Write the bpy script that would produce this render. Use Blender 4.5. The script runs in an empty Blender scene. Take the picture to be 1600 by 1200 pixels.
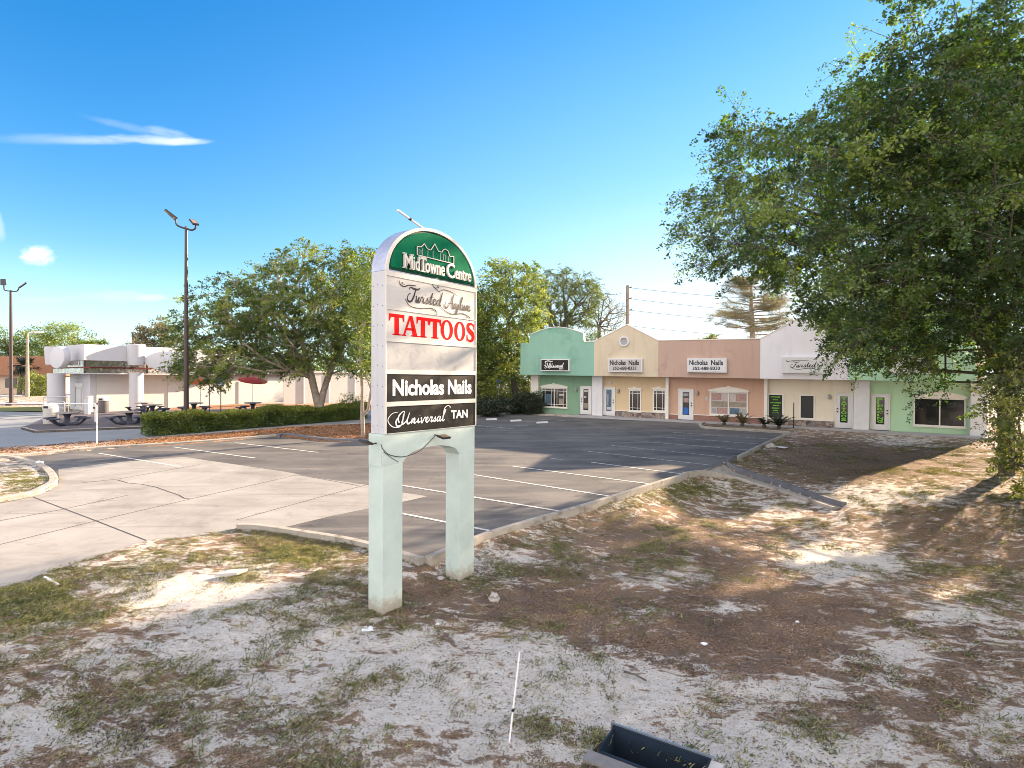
import bpy, math, random
import numpy as np
from math import radians as R, sin, cos, pi, sqrt
from mathutils import Matrix, Vector
random.seed(7); RNG = np.random.default_rng(11)
S = bpy.context.scene
COL = S.collection
# ------------------------------------------------------------------ camera
F = 880.0                                   # focal length in 1600-px units
CAMZ = 4.0
cd = bpy.data.cameras.new('camera'); cam = bpy.data.objects.new('camera', cd); COL.objects.link(cam)
cd.sensor_width = 36; cd.lens = 36*F/1600; cd.clip_start = 0.05; cd.clip_end = 6000
CM = Matrix.Translation((0, 0, CAMZ)) @ Matrix.Rotation(R(90-0.52), 4, 'X') @ Matrix.Rotation(R(0.29), 4, 'Z')
cam.matrix_world = CM
S.camera = cam
CR = np.array(CM.to_3x3())
# ------------------------------------------------------------------ light
SUN_AZ, SUN_EL = 51.5, 18.3                 # azimuth clockwise from +Y
SD = np.array([sin(R(SUN_AZ))*cos(R(SUN_EL)), cos(R(SUN_AZ))*cos(R(SUN_EL)), sin(R(SUN_EL))])
sl = bpy.data.lights.new('sun', 'SUN'); so = bpy.data.objects.new('sun', sl); COL.objects.link(so)
sl.energy = 3.6; sl.angle = R(0.6); sl.color = (1.0, 0.76, 0.52)
so.rotation_euler = Vector(SD).to_track_quat('Z', 'Y').to_euler()
S.view_settings.view_transform = 'Standard'; S.view_settings.look = 'None'
S.view_settings.exposure = 2.5; S.view_settings.gamma = 1
S.cycles.max_bounces = 6; S.cycles.diffuse_bounces = 3; S.cycles.glossy_bounces = 3; S.cycles.transmission_bounces = 4
S.cycles.filter_width = 0.9; S.cycles.use_denoising = True; S.cycles.caustics_reflective = False; S.cycles.caustics_refractive = False
try: S.cycles.denoiser = 'OPENIMAGEDENOISE'
except Exception: pass

def proj(P):
    P = np.asarray(P, float); q = (P - np.array([0, 0, CAMZ])) @ CR
    z = np.where(q[..., 2] < -1e-3, -q[..., 2], 1e-3)
    return 800 + F*q[..., 0]/z, 600 - F*q[..., 1]/z
def ray(px, py):
    d = CR @ np.array([(px-800)/F, -(py-600)/F, -1.0]); return d
def hz(px):                                  # horizon row at column px
    return 592.0 + (px-800)*0.00506
# ------------------------------------------------------------------ world
W = bpy.data.worlds.new('World'); S.world = W; W.use_nodes = True
wn, wl = W.node_tree.nodes, W.node_tree.links
wn.clear()
class NT:                                    # tiny node helper
    def __init__(s, tree): s.t = tree; s.n = tree.nodes; s.l = tree.links
    def new(s, typ, **kw):
        nd = s.n.new(typ)
        for k, v in kw.items():
            if k.startswith('i_'):
                key = k[2:]; key = int(key) if key.isdigit() else key.replace('_', ' ')
                sock = nd.inputs[key]
                if hasattr(v, 'is_output') or isinstance(v, bpy.types.NodeSocket): s.l.new(v, sock)
                else: sock.default_value = v
            else: setattr(nd, k, v)
        return nd
    def math(s, op, a, b=0.0, c=None, clamp=False):
        nd = s.n.new('ShaderNodeMath'); nd.operation = op; nd.use_clamp = clamp
        for i, v in enumerate([a, b] + ([c] if c is not None else [])):
            if isinstance(v, bpy.types.NodeSocket): s.l.new(v, nd.inputs[i])
            else: nd.inputs[i].default_value = v
        return nd.outputs[0]
    def mix(s, fac, a, b, blend='MIX'):
        nd = s.n.new('ShaderNodeMix'); nd.data_type = 'RGBA'; nd.blend_type = blend
        for key, v in ((0, fac), (6, a), (7, b)):
            if isinstance(v, bpy.types.NodeSocket): s.l.new(v, nd.inputs[key])
            else: nd.inputs[key].default_value = (tuple(v)+(1,) if key and len(v) == 3 else v)
        return nd.outputs[2]
    def noise(s, vec, scale, detail=4, rough=0.55, dist=0.0):
        nd = s.n.new('ShaderNodeTexNoise'); nd.inputs['Scale'].default_value = scale
        nd.inputs['Detail'].default_value = detail; nd.inputs['Roughness'].default_value = rough
        nd.inputs['Distortion'].default_value = dist
        if vec is not None: s.l.new(vec, nd.inputs['Vector'])
        return nd.outputs[0]
    def ramp(s, fac, stops, interp='LINEAR'):
        nd = s.n.new('ShaderNodeValToRGB'); cr = nd.color_ramp; cr.interpolation = interp
        while len(cr.elements) < len(stops): cr.elements.new(0.5)
        for e, (p, c) in zip(cr.elements, stops):
            e.position = p; e.color = (tuple(c)+(1,)) if not isinstance(c, (int, float)) else (c, c, c, 1)
        s.l.new(fac, nd.inputs[0]); return nd.outputs[0]
    def mrange(s, v, a, b, c=0.0, d=1.0, smooth=True):
        nd = s.n.new('ShaderNodeMapRange'); nd.interpolation_type = 'SMOOTHSTEP' if smooth else 'LINEAR'
        s.l.new(v, nd.inputs[0])
        for i, x in enumerate((a, b, c, d)): nd.inputs[i+1].default_value = x
        return nd.outputs[0]
w = NT(W.node_tree)
sky = w.new('ShaderNodeTexSky', sky_type='NISHITA', sun_disc=False)
sky.sun_elevation = R(SUN_EL); sky.sun_rotation = R(SUN_AZ)
sky.altitude = 0; sky.air_density = 1.0; sky.dust_density = 0.05; sky.ozone_density = 2.2
geo = w.new('ShaderNodeTexCoord')
D = geo.outputs['Generated']
def dirdot(v):
    nd = w.new('ShaderNodeVectorMath', operation='DOT_PRODUCT'); w.l.new(D, nd.inputs[0]); nd.inputs[1].default_value = tuple(v); return nd.outputs['Value']
hs = w.new('ShaderNodeHueSaturation'); hs.inputs['Saturation'].default_value = 1.42; hs.inputs['Hue'].default_value = 0.506
w.l.new(sky.outputs[0], hs.inputs['Color'])
skyc = hs.outputs[0]
# soft shoulder so the sky round the low sun stays within range, and a paler blue-white band at the horizon
sp_ = w.new('ShaderNodeSeparateColor'); w.l.new(skyc, sp_.inputs[0]); cb_ = w.new('ShaderNodeCombineColor')
for i_, k_ in enumerate((.060, .055, .045)):
    w.l.new(w.math('DIVIDE', sp_.outputs[i_], w.math('ADD', 1.0, w.math('MULTIPLY', sp_.outputs[i_], k_))), cb_.inputs[i_])
el_ = w.new('ShaderNodeSeparateXYZ'); w.l.new(D, el_.inputs[0])
low_ = w.mrange(el_.outputs[2], .0, .20, 1.0, 0.0)
skyc = w.mix(w.math('MULTIPLY', low_, .55), cb_.outputs[0], (2.6, 4.3, 5.6))
# broken bright cloud, unseen behind the camera, added to fill the open shade
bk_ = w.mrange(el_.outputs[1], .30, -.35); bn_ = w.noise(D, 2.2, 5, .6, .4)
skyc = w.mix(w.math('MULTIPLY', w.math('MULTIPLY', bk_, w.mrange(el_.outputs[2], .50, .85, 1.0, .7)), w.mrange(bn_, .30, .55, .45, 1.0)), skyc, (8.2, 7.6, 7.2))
gl_ = w.new('ShaderNodeVectorMath', operation='DOT_PRODUCT'); w.l.new(D, gl_.inputs[0]); gl_.inputs[1].default_value = (sin(R(SUN_AZ)), cos(R(SUN_AZ)), .05)
gl2 = w.math('MULTIPLY', w.mrange(gl_.outputs['Value'], .45, .99), w.mrange(el_.outputs[2], .0, .36, 1.0, 0.0))
gl3 = w.math('MULTIPLY', w.mrange(gl_.outputs['Value'], .0, 1.0), w.mrange(el_.outputs[2], .15, .75, 1.0, 0.0))
skyc = w.mix(w.math('MULTIPLY', gl3, .34), skyc, (3.0, 3.8, 4.2))
skyc = w.mix(w.math('MULTIPLY', gl2, .85), skyc, (4.1, 4.2, 4.25))
def cloud(px, py, wx, wy, amount, col, nscale, seed, stretch=1.0, rot=0.0, lo=0.35, hi=0.75):
    global skyc
    c = ray(px, py); c /= np.linalg.norm(c)
    r = ray(px+40, py); r = r/np.linalg.norm(r)-c; r -= c*np.dot(r, c); r /= np.linalg.norm(r); u = np.cross(r, c)
    r2 = r*cos(rot)+u*sin(rot); u2 = -r*sin(rot)+u*cos(rot)
    a = dirdot(r2); b = dirdot(u2)
    ex = w.math('POWER', w.math('DIVIDE', a, wx/F), 2); ey = w.math('POWER', w.math('DIVIDE', b, wy/F), 2)
    front = w.math('GREATER_THAN', dirdot(c), 0.0)
    comb = w.new('ShaderNodeCombineXYZ'); w.l.new(w.math('MULTIPLY', a, nscale/stretch), comb.inputs[0]); w.l.new(w.math('MULTIPLY', b, nscale), comb.inputs[1]); comb.inputs[2].default_value = seed
    nz = w.noise(comb.outputs[0], 1.0, 6, 0.6, 0.5)
    fall = w.math('SUBTRACT', 1.0, w.math('ADD', ex, ey), clamp=True)
    v = w.math('ADD', nz, w.math('MULTIPLY', w.math('SUBTRACT', fall, 0.6), 0.55))
    m = w.math('MULTIPLY', w.mrange(v, lo, hi), w.math('MULTIPLY', fall, front))
    m = w.math('MULTIPLY', m, amount, clamp=True)
    skyc = w.mix(m, skyc, col)
CW = (3.3, 3.6, 4.1)
cloud(215, 219, 115, 10, .5, CW, 44, 1.3, 4.5, 0.0, 0.36, 0.75)
cloud(275, 221, 55, 7, .75, CW, 70, 4.1, 4, 0.0, 0.30, 0.7)
cloud(262, 207, 40, 8, .35, CW, 60, 8.1, 4, -0.22, 0.36, 0.75)
cloud(185, 194, 70, 8, .15, CW, 40, 9.1, 4, -0.28, 0.4, 0.8)
cloud(70, 216, 70, 9, 0.2, CW, 60, 2.2, 5, 0.0, 0.3, 0.8)
cloud(58, 399, 24, 16, 1.5, (4.2, 4.2, 4.3), 110, 7.7, 1.3, 0, 0.28, 0.95)
cloud(-3, 352, 8, 26, .4, CW, 60, 5.7, 1.0, 0, 0.3, 0.7)
cloud(190, 463, 75, 12, 0.3, CW, 50, 3.3, 3, 0, 0.35, 0.8)
cloud(235, 465, 30, 7, .5, CW, 60, 3.9, 3, 0, 0.35, 0.7)
cloud(80, 468, 60, 8, 0.2, CW, 50, 6.3, 3, 0, 0.35, 0.8)
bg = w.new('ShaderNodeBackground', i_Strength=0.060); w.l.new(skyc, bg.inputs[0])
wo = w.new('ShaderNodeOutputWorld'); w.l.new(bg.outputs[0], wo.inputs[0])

# ------------------------------------------------------------------ materials
MATS = {}
def newmat(name):
    m = bpy.data.materials.new(name); m.use_nodes = True; m.node_tree.nodes.clear(); t = NT(m.node_tree)
    out = t.new('ShaderNodeOutputMaterial'); MATS[name] = m; return m, t, out
def prin(t, out, col, rough=0.7, metal=0.0, spec=0.5, bump=None, bstr=0.3, bdist=0.02):
    p = t.new('ShaderNodeBsdfPrincipled')
    if isinstance(col, bpy.types.NodeSocket): t.l.new(col, p.inputs['Base Color'])
    else: p.inputs['Base Color'].default_value = tuple(col)+(1,)
    if isinstance(rough, bpy.types.NodeSocket): t.l.new(rough, p.inputs['Roughness'])
    else: p.inputs['Roughness'].default_value = rough
    p.inputs['Metallic'].default_value = metal
    p.inputs['Specular IOR Level'].default_value = spec
    if bump is not None:
        b = t.new('ShaderNodeBump'); b.inputs['Strength'].default_value = bstr; b.inputs['Distance'].default_value = bdist
        t.l.new(bump, b.inputs['Height']); t.l.new(b.outputs[0], p.inputs['Normal'])
    t.l.new(p.outputs[0], out.inputs[0]); return p
def objco(t): return t.new('ShaderNodeTexCoord').outputs['Object']
def mul(c, k): return tuple(x*k for x in c)
def plain(name, col, rough=0.6, metal=0.0, spec=0.5, var=0.12, scale=3.0, bump=0.0, bscale=60, dirt=None, dscale=1.5, dlo=0.55, dhi=0.75):
    m, t, out = newmat(name); co = objco(t)
    n = t.noise(co, scale, 5, 0.6)
    c = t.ramp(n, [(0.25, mul(col, 1-var)), (0.75, mul(col, 1+var))])
    if dirt is not None:
        d = t.noise(co, dscale, 6, 0.65, 0.3); c = t.mix(t.mrange(d, dlo, dhi), c, dirt)
    if name.startswith('st_') or name in ('pilaster', 'trim', 'sign_white'):
        mp_ = t.new('ShaderNodeMapping'); t.l.new(co, mp_.inputs[0]); mp_.inputs['Scale'].default_value = (1.6, 1.6, .22)
        c = t.mix(t.mrange(t.noise(mp_.outputs[0], 1.7, 7, .7, .2), .48, .72, 0, .30), c, mul(col, .68))
        c = t.mix(t.mrange(t.noise(co, 9, 5, .7), .6, .75, 0, .18), c, mul(col, .6))
    if name == 'post_mint':
        z_ = t.new('ShaderNodeSeparateXYZ'); t.l.new(co, z_.inputs[0]); zz = t.math('ADD', z_.outputs[2], t.math('MULTIPLY', t.noise(co, 7, 6, .7), -.55))
        c = t.mix(t.mrange(zz, -.20, .06, .85, 0), c, (.34, .29, .23))
        c = t.mix(t.mrange(t.noise(co, 24, 4, .6), .68, .72, 0, .6), c, (.62, .64, .60))
    b = t.noise(co, bscale, 3, 0.6) if bump else None
    prin(t, out, c, rough, metal, spec*.45 if metal == 0 else spec, b, bump); return m
plain('sign_white', (.52, .52, .54), .45, var=.05, dirt=(.38, .37, .37), dscale=4, dlo=.6, dhi=.85, bump=.05)
plain('arch_metal', (.42, .45, .56), .35, metal=.35, var=.2, scale=5, dirt=(.55, .45, .42), dscale=3, dlo=.5, dhi=.7)
plain('cream_paint', (.62, .59, .54), .5, var=.04)
plain('panel_ivory', (.54, .52, .49), .4, var=.04, scale=2)
plain('panel_ivory_worn', (.56, .54, .51), .45, var=.10, scale=3, dirt=(.46, .45, .43), dscale=3, dlo=.5, dhi=.7)
plain('panel_faded', (.38, .38, .38), .5, var=.08, scale=4, dirt=(.30, .31, .32), dscale=5, dlo=.5, dhi=.7)
plain('panel_black', (.022, .020, .018), .4, var=.25, scale=2, dirt=(.06, .055, .045), dscale=2.5, dlo=.5, dhi=.75)
plain('sign_green', (.005, .125, .062), .8, spec=.1, var=.15, scale=4)
plain('letter_green', (.02, .13, .08), .5, var=.1)
plain('letter_shadow', (.006, .05, .03), .5)
plain('red_letter', (.70, .012, .012), .8, spec=.1, var=.06)
plain('ink', (.035, .032, .035), .5)
plain('ink_blue', (.03, .045, .07), .5)
plain('white_letter', (.85, .84, .82), .45, var=.03)
plain('lime_letter', (.22, .58, .05), .5, var=.05)
plain('post_mint', (0.512, 0.599, 0.552), .7, var=.07, scale=2.5, bump=.25, bscale=45, dirt=(.42, .52, .47), dscale=1.6, dlo=.5, dhi=.85)
plain('dark_metal', (.03, .032, .04), .4, metal=.3)
plain('lens_blue', (.05, .10, .16), .15, spec=.8)
plain('lens_tan', (.30, .20, .12), .4)
plain('pole_bronze', (.045, .028, .028), .4, metal=.2, var=.2)
plain('steel', (.45, .45, .46), .35, metal=.8)
plain('white_paint', (.72, .72, .72), .5, var=.05, bump=.03)
plain('off_white', (.62, .60, .57), .6, var=.06)
plain('st_green', (0.277, 0.488, 0.386), .9, var=.07, scale=.6, bump=.3, dirt=(.13, .33, .22), dscale=.5, dlo=.5, dhi=.8)
plain('st_green2', (0.235, 0.383, 0.262), .9, var=.06, scale=.6, bump=.3)
plain('st_yellow', (0.662, 0.566, 0.421), .9, var=.05, scale=.6, bump=.3, dirt=(.50, .40, .27), dscale=.5)
plain('st_yellow2', (0.697, 0.532, 0.339), .9, var=.05, scale=.6, bump=.3)
plain('st_tan', (0.547, 0.385, 0.317), .9, var=.05, scale=.6, bump=.3, dirt=(.38, .25, .20), dscale=.5)
plain('st_tan2', (0.616, 0.396, 0.291), .9, var=.05, scale=.6, bump=.3)
plain('st_white', (0.820, 0.806, 0.850), .9, var=.04, scale=.6, bump=.3)
plain('st_cream', (0.791, 0.713, 0.578), .9, var=.04, scale=.6, bump=.3)
plain('st_mint', (0.450, 0.702, 0.508), .9, var=.05, scale=.6, bump=.3)
plain('st_mint2', (0.489, 0.702, 0.470), .9, var=.05, scale=.6, bump=.3)
plain('trim', (0.820, 0.779, 0.708), .7, var=.04, bump=.1)
plain('pilaster', (0.732, 0.720, 0.732), .85, var=.05, bump=.3, bscale=20)
plain('door_white', (.74, .73, .72), .45, var=.03)
plain('roofing', (.30, .29, .28), .9)
plain('rest_white', (.50, .50, .53), .7, var=.04, scale=.8, bump=.1)
plain('rest_cream', (.52, .51, .50), .8, var=.05, scale=.8, bump=.1)
plain('maroon', (.10, .02, .02), .5)
plain('umbrella_red', (.45, .06, .04), .7, var=.15)
plain('table_dark', (.045, .05, .075), .6, var=.2)
plain('table_top', (.30, .26, .24), .6)
plain('bin_concrete', (.50, .48, .46), .9, var=.12, scale=8, bump=.4)
plain('bin_dark', (.12, .11, .12), .5)
plain('brown_roof', (.30, .15, .09), .8, var=.12)
plain('tan_wall', (.55, .42, .32), .85, var=.08)
plain('utility_wood', (.22, .19, .16), .9, var=.2)
plain('sign_blue', (.04, .14, .45), .5)
plain('rock', (.42, .38, .36), .95, var=.2, scale=12, bump=.5)
plain('poster', (.55, .47, .46), .5)
plain('poster_rose', (.42, .27, .24), .5, var=.4, scale=9)
plain('poster_khaki', (.30, .26, .20), .5, var=.25, scale=5)
plain('poster_blue', (.10, .16, .22), .4, var=.5, scale=6)
plain('banner_dark', (.03, .035, .03), .5)
plain('pvc', (.75, .73, .74), .4, var=.05, dirt=(.5, .45, .4), dscale=12)
plain('debris_white', (.75, .75, .77), .6)
plain('plank', (.40, .34, .27), .8, var=.2, scale=9)
plain('wire', (.05, .05, .06), .5)
plain('inlet_frame', (.20, .19, .19), .7, var=.2, scale=8, dirt=(.2, .16, .12), dscale=6)
plain('inlet_in', (.012, .022, .038), .6, var=.3, scale=4)
# glass for shopfronts
m, t, out = newmat('glass'); prin(t, out, (.012, .014, .018), .06, spec=.6)
m, t, out = newmat('screen'); prin(t, out, (.02, .018, .022), .35, spec=.4)
m, t, out = newmat('mirror_band'); co = objco(t)
n = t.noise(co, 2.0, 3, .5, 1.5)
prin(t, out, t.ramp(n, [(.35, (.34, .33, .34)), (.6, (.58, .55, .52))]), .12, metal=.85, bump=t.noise(co, 2.5, 2), bstr=.5, bdist=.1)
# stone veneer
m, t, out = newmat('stone'); co = objco(t)
vo = t.new('ShaderNodeTexVoronoi', feature='F1'); vo.inputs['Scale'].default_value = 4.5; t.l.new(co, vo.inputs['Vector'])
ve = t.new('ShaderNodeTexVoronoi', feature='DISTANCE_TO_EDGE'); ve.inputs['Scale'].default_value = 4.5; t.l.new(co, ve.inputs['Vector'])
sx = t.new('ShaderNodeSeparateColor'); t.l.new(vo.outputs['Color'], sx.inputs[0])
cc = t.ramp(sx.outputs[0], [(.0, (.10, .08, .09)), (.35, (.28, .20, .16)), (.65, (.42, .34, .28)), (1., (.20, .17, .18))])
e = t.mrange(ve.outputs['Distance'], .0, .07)
prin(t, out, t.mix(e, (.16, .13, .12), cc), .9, bump=e, bstr=.8)
# brick-ish wainscot
plain('wainscot', (.30, .17, .13), .9, var=.15, scale=5, bump=.3)
# asphalt / concrete
m, t, out = newmat('asphalt'); co = objco(t)
fine = t.noise(co, 60, 3, .7); big = t.noise(co, .35, 5, .6, .6)
mp = t.new('ShaderNodeMapping'); t.l.new(co, mp.inputs[0]); mp.inputs['Rotation'].default_value = (0, 0, R(42)); mp.inputs['Scale'].default_value = (.35, 2.2, 1)
st = t.noise(mp.outputs[0], .8, 5, .6, .4)
c = t.ramp(big, [(.3, (.055, .054, .058)), (.52, (.100, .095, .094)), (.75, (.150, .140, .133))])
c = t.mix(t.mrange(st, .42, .72, 0, .6), c, (.21, .195, .175))
c = t.mix(t.mrange(t.noise(co, .9, 6, .7, 1.0), .60, .74, 0, .45), c, (.055, .052, .055))
c = t.mix(t.mrange(fine, .45, .85, 0, .35), c, (.30, .29, .28))
c = t.mix(t.mrange(t.noise(co, 1.7, 3, .5, .3), .66, .74, 0, .65), c, (.035, .034, .036))
ck = t.new('ShaderNodeTexVoronoi', feature='DISTANCE_TO_EDGE'); ck.inputs['Scale'].default_value = .38
dn = t.new('ShaderNodeMix', data_type='VECTOR'); dn.inputs[0].default_value = .10; t.l.new(co, dn.inputs[4])
nn = t.new('ShaderNodeTexNoise'); nn.inputs['Scale'].default_value = 2.0; t.l.new(co, nn.inputs['Vector']); t.l.new(nn.outputs['Color'], dn.inputs[5]); t.l.new(dn.outputs[1], ck.inputs['Vector'])
c = t.mix(t.mrange(ck.outputs['Distance'], .004, .0, 0, .55), c, (.04, .04, .04))
prin(t, out, c, .85, spec=.3, bump=fine, bstr=.25, bdist=.01)
m, t, out = newmat('concrete'); co = objco(t)
big = t.noise(co, .5, 6, .65, .5); fine = t.noise(co, 35, 4, .7)
c = t.ramp(big, [(.28, (.21, .20, .185)), (.5, (.30, .285, .265)), (.75, (.37, .35, .325))])
c = t.mix(t.mrange(t.noise(co, 1.4, 6, .7, 1.5), .54, .72, 0, .55), c, (.17, .155, .145))
mp = t.new('ShaderNodeMapping'); t.l.new(co, mp.inputs[0]); mp.inputs['Rotation'].default_value = (0, 0, R(35)); mp.inputs['Scale'].default_value = (.25, 2.5, 1)
c = t.mix(t.mrange(t.noise(mp.outputs[0], .9, 5, .65, .5), .52, .70, 0, .4), c, (.15, .14, .13))
c = t.mix(t.mrange(fine, .5, .8, 0, .22), c, (.28, .26, .24))
prin(t, out, c, .9, spec=.25, bump=fine, bstr=.2, bdist=.01)
plain('joint', (.055, .048, .045), .95, var=.3, scale=6)
plain('kerb', (.36, .33, .29), .9, var=.18, scale=3, bump=.4, bscale=30, dirt=(.20, .17, .14), dscale=2.5, dlo=.5, dhi=.7)
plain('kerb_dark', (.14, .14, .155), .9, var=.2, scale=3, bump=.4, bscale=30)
plain('lane', (.26, .27, .28), .9, var=.15, scale=.6, bump=.2)
plain('pad', (.13, .115, .12), .9, var=.2, scale=.8, bump=.2)
plain('sidewalk', (.38, .37, .38), .9, var=.1, scale=1.5, bump=.2)
m, t, out = newmat('line_paint'); co = objco(t)
wear = t.mrange(t.noise(co, 9, 6, .8), .48, .66)
prin(t, out, t.mix(wear, (.56, .545, .51), (.24, .225, .21)), .8)
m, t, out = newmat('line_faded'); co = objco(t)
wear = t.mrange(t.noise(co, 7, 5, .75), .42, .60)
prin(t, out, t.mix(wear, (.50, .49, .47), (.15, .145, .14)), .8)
# foliage
def leafmat(name, dark, mid, light, trans=.38, tcol=None):
    m, t, out = newmat(name)
    at = t.new('ShaderNodeAttribute', attribute_name='tint')
    c = t.ramp(at.outputs['Fac'], [(0, dark), (.5, mid), (1, light)])
    d = t.new('ShaderNodeBsdfDiffuse'); t.l.new(c, d.inputs[0])
    tr = t.new('ShaderNodeBsdfTranslucent')
    tc = t.mix(1.0, c, tcol or (1.6, 1.5, .6), 'MULTIPLY'); t.l.new(tc, tr.inputs[0])
    mx = t.new('ShaderNodeMixShader', i_0=trans); t.l.new(d.outputs[0], mx.inputs[1]); t.l.new(tr.outputs[0], mx.inputs[2])
    g = t.new('ShaderNodeBsdfGlossy'); g.inputs['Roughness'].default_value = .45; g.inputs[0].default_value = (.8, .85, .8, 1)
    mg = t.new('ShaderNodeMixShader', i_0=.06); t.l.new(mx.outputs[0], mg.inputs[1]); t.l.new(g.outputs[0], mg.inputs[2])
    t.l.new(mg.outputs[0], out.inputs[0]); return m
leafmat('leaf_oak', (.026, .058, .020), (.072, .130, .030), (.20, .25, .050), .45, (1.35, 1.6, .5))
leafmat('leaf_mid', (.055, .105, .026), (.125, .195, .040), (.29, .34, .08), .47)
leafmat('leaf_bright', (.09, .13, .03), (.17, .21, .05), (.32, .32, .08), .42)
leafmat('leaf_dull', (.12, .11, .075), (.19, .18, .12), (.28, .26, .18), .3)
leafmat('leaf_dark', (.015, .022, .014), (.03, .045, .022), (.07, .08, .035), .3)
leafmat('leaf_hedge', (.035, .07, .016), (.13, .18, .03), (.36, .37, .07), .42)
leafmat('leaf_brown', (.07, .042, .034), (.22, .145, .105), (.46, .34, .25), .1, (1, 1, 1))
leafmat('leaf_orange', (.20, .085, .04), (.34, .17, .08), (.5, .30, .16), .1, (1, 1, 1))
leafmat('blade', (.06, .075, .025), (.16, .17, .05), (.42, .37, .17), .3)
m, t, out = newmat('bark'); co = objco(t)
mp = t.new('ShaderNodeMapping'); t.l.new(co, mp.inputs[0]); mp.inputs['Scale'].default_value = (9, 9, 1.6)
n = t.noise(mp.outputs[0], 1.5, 6, .7)
prin(t, out, t.ramp(n, [(.3, (.05, .04, .033)), (.6, (.14, .12, .10)), (.8, (.22, .19, .165))]), .95, bump=n, bstr=.8, bdist=.05)
m, t, out = newmat('bark_pale'); co = objco(t)
n = t.noise(co, 6, 6, .7)
prin(t, out, t.ramp(n, [(.3, (.18, .14, .11)), (.7, (.40, .34, .28))]), .95, bump=n, bstr=.6, bdist=.03)
# ground
m, t, out = newmat('ground'); co = objco(t)
am = t.new('ShaderNodeAttribute', attribute_name='mulch').outputs['Fac']
ag = t.new('ShaderNodeAttribute', attribute_name='grass').outputs['Fac']
ao = t.new('ShaderNodeAttribute', attribute_name='orange').outputs['Fac']
mp = t.new('ShaderNodeMapping'); t.l.new(co, mp.inputs[0]); mp.inputs['Rotation'].default_value = (0, 0, R(25)); mp.inputs['Scale'].default_value = (.75, 1.25, 1)
n1 = t.noise(mp.outputs[0], 1.0, 6, .65, .5); n2 = t.noise(mp.outputs[0], 8, 9, .8, .15); n3 = t.noise(co, 38, 6, .75); n4 = t.noise(co, 130, 3, .7)
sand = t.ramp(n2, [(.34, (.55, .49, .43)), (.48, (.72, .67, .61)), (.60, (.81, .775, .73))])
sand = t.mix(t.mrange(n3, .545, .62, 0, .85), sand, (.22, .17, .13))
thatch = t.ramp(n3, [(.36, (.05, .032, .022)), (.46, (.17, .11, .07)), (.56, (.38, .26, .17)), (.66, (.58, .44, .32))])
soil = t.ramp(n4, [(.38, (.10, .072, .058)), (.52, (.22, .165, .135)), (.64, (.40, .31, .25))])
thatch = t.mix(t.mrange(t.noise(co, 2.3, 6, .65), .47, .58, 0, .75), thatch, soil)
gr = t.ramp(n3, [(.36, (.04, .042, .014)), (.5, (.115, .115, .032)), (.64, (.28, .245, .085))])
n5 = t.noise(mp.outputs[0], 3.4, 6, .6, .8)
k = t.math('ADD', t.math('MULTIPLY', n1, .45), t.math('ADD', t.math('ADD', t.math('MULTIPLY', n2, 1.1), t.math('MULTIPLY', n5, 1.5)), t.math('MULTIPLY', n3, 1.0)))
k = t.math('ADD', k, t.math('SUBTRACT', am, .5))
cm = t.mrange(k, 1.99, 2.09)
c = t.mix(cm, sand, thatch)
k2 = t.math('ADD', t.math('MULTIPLY', t.noise(mp.outputs[0], 2.6, 8, .72, .3), 1.3), t.math('ADD', t.math('MULTIPLY', n3, .7), t.math('SUBTRACT', ag, .5)))
c = t.mix(t.mrange(k2, 1.13, 1.20), c, gr)
org = t.ramp(n3, [(.36, (.16, .07, .035)), (.52, (.36, .18, .09)), (.64, (.52, .32, .18))])
c = t.mix(t.math('MULTIPLY', ao, t.mrange(n2, .32, .5), clamp=True), c, org)
hgt = t.math('ADD', t.math('MULTIPLY', n2, 1.0), t.math('ADD', t.math('MULTIPLY', n3, 1.0), t.math('MULTIPLY', n4, .4)))
prin(t, out, c, .97, spec=.1, bump=hgt, bstr=.9, bdist=.05)
plain('mud', (.20, .15, .11), .95, var=.3, scale=4, bump=.5, bscale=30)
plain('lawn_far', (.16, .17, .05), .95, var=.25, scale=2, bump=.5)
# ------------------------------------------------------------------ terrain
def Lz(x, y):                                # plane of the parking lot and street level
    y = np.asarray(y, float); x = np.asarray(x, float)
    yc = np.where(y > 50, 50 + 6*(1-np.exp(-(y-50)/6.0)), y)
    return 0.031*yc + 0.0024*np.clip(x, -60, 60)
def vnoise(x, y, s, seed=0):
    x = np.asarray(x, float)*s+seed*17.3; y = np.asarray(y, float)*s-seed*9.1
    xi = np.floor(x); yi = np.floor(y); fx = x-xi; fy = y-yi; fx = fx*fx*(3-2*fx); fy = fy*fy*(3-2*fy)
    def h(a, b):
        v = np.sin(a*127.1+b*311.7+seed*74.7)*43758.5453; return v-np.floor(v)
    return (h(xi, yi)*(1-fx)+h(xi+1, yi)*fx)*(1-fy)+(h(xi, yi+1)*(1-fx)+h(xi+1, yi+1)*fx)*fy
def inpoly(x, y, poly):
    x = np.asarray(x, float); y = np.asarray(y, float); r = np.zeros(np.broadcast(x, y).shape, bool)
    n = len(poly)
    for i in range(n):
        x1, y1 = poly[i][:2]; x2, y2 = poly[(i+1) % n][:2]
        c = ((y1 > y) != (y2 > y)); xx = (x2-x1)*(y-y1)/((y2-y1) if y2 != y1 else 1e-9)+x1
        r ^= c & (x < xx)
    return r
def Lhit(px, py, dz=0.0):                    # pixel of the photo -> point on the lot plane
    d = ray(px, py); Y = 10.0
    for _ in range(60):
        t_ = (float(Lz(d[0]*Y/d[1], Y))+dz-CAMZ)/d[2]*d[1]
        if t_ <= 0 or t_ > 400: t_ = 400
        Y = 0.5*Y+0.5*t_
    return (d[0]*Y/d[1], Y, CAMZ+d[2]*Y/d[1])
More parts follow.
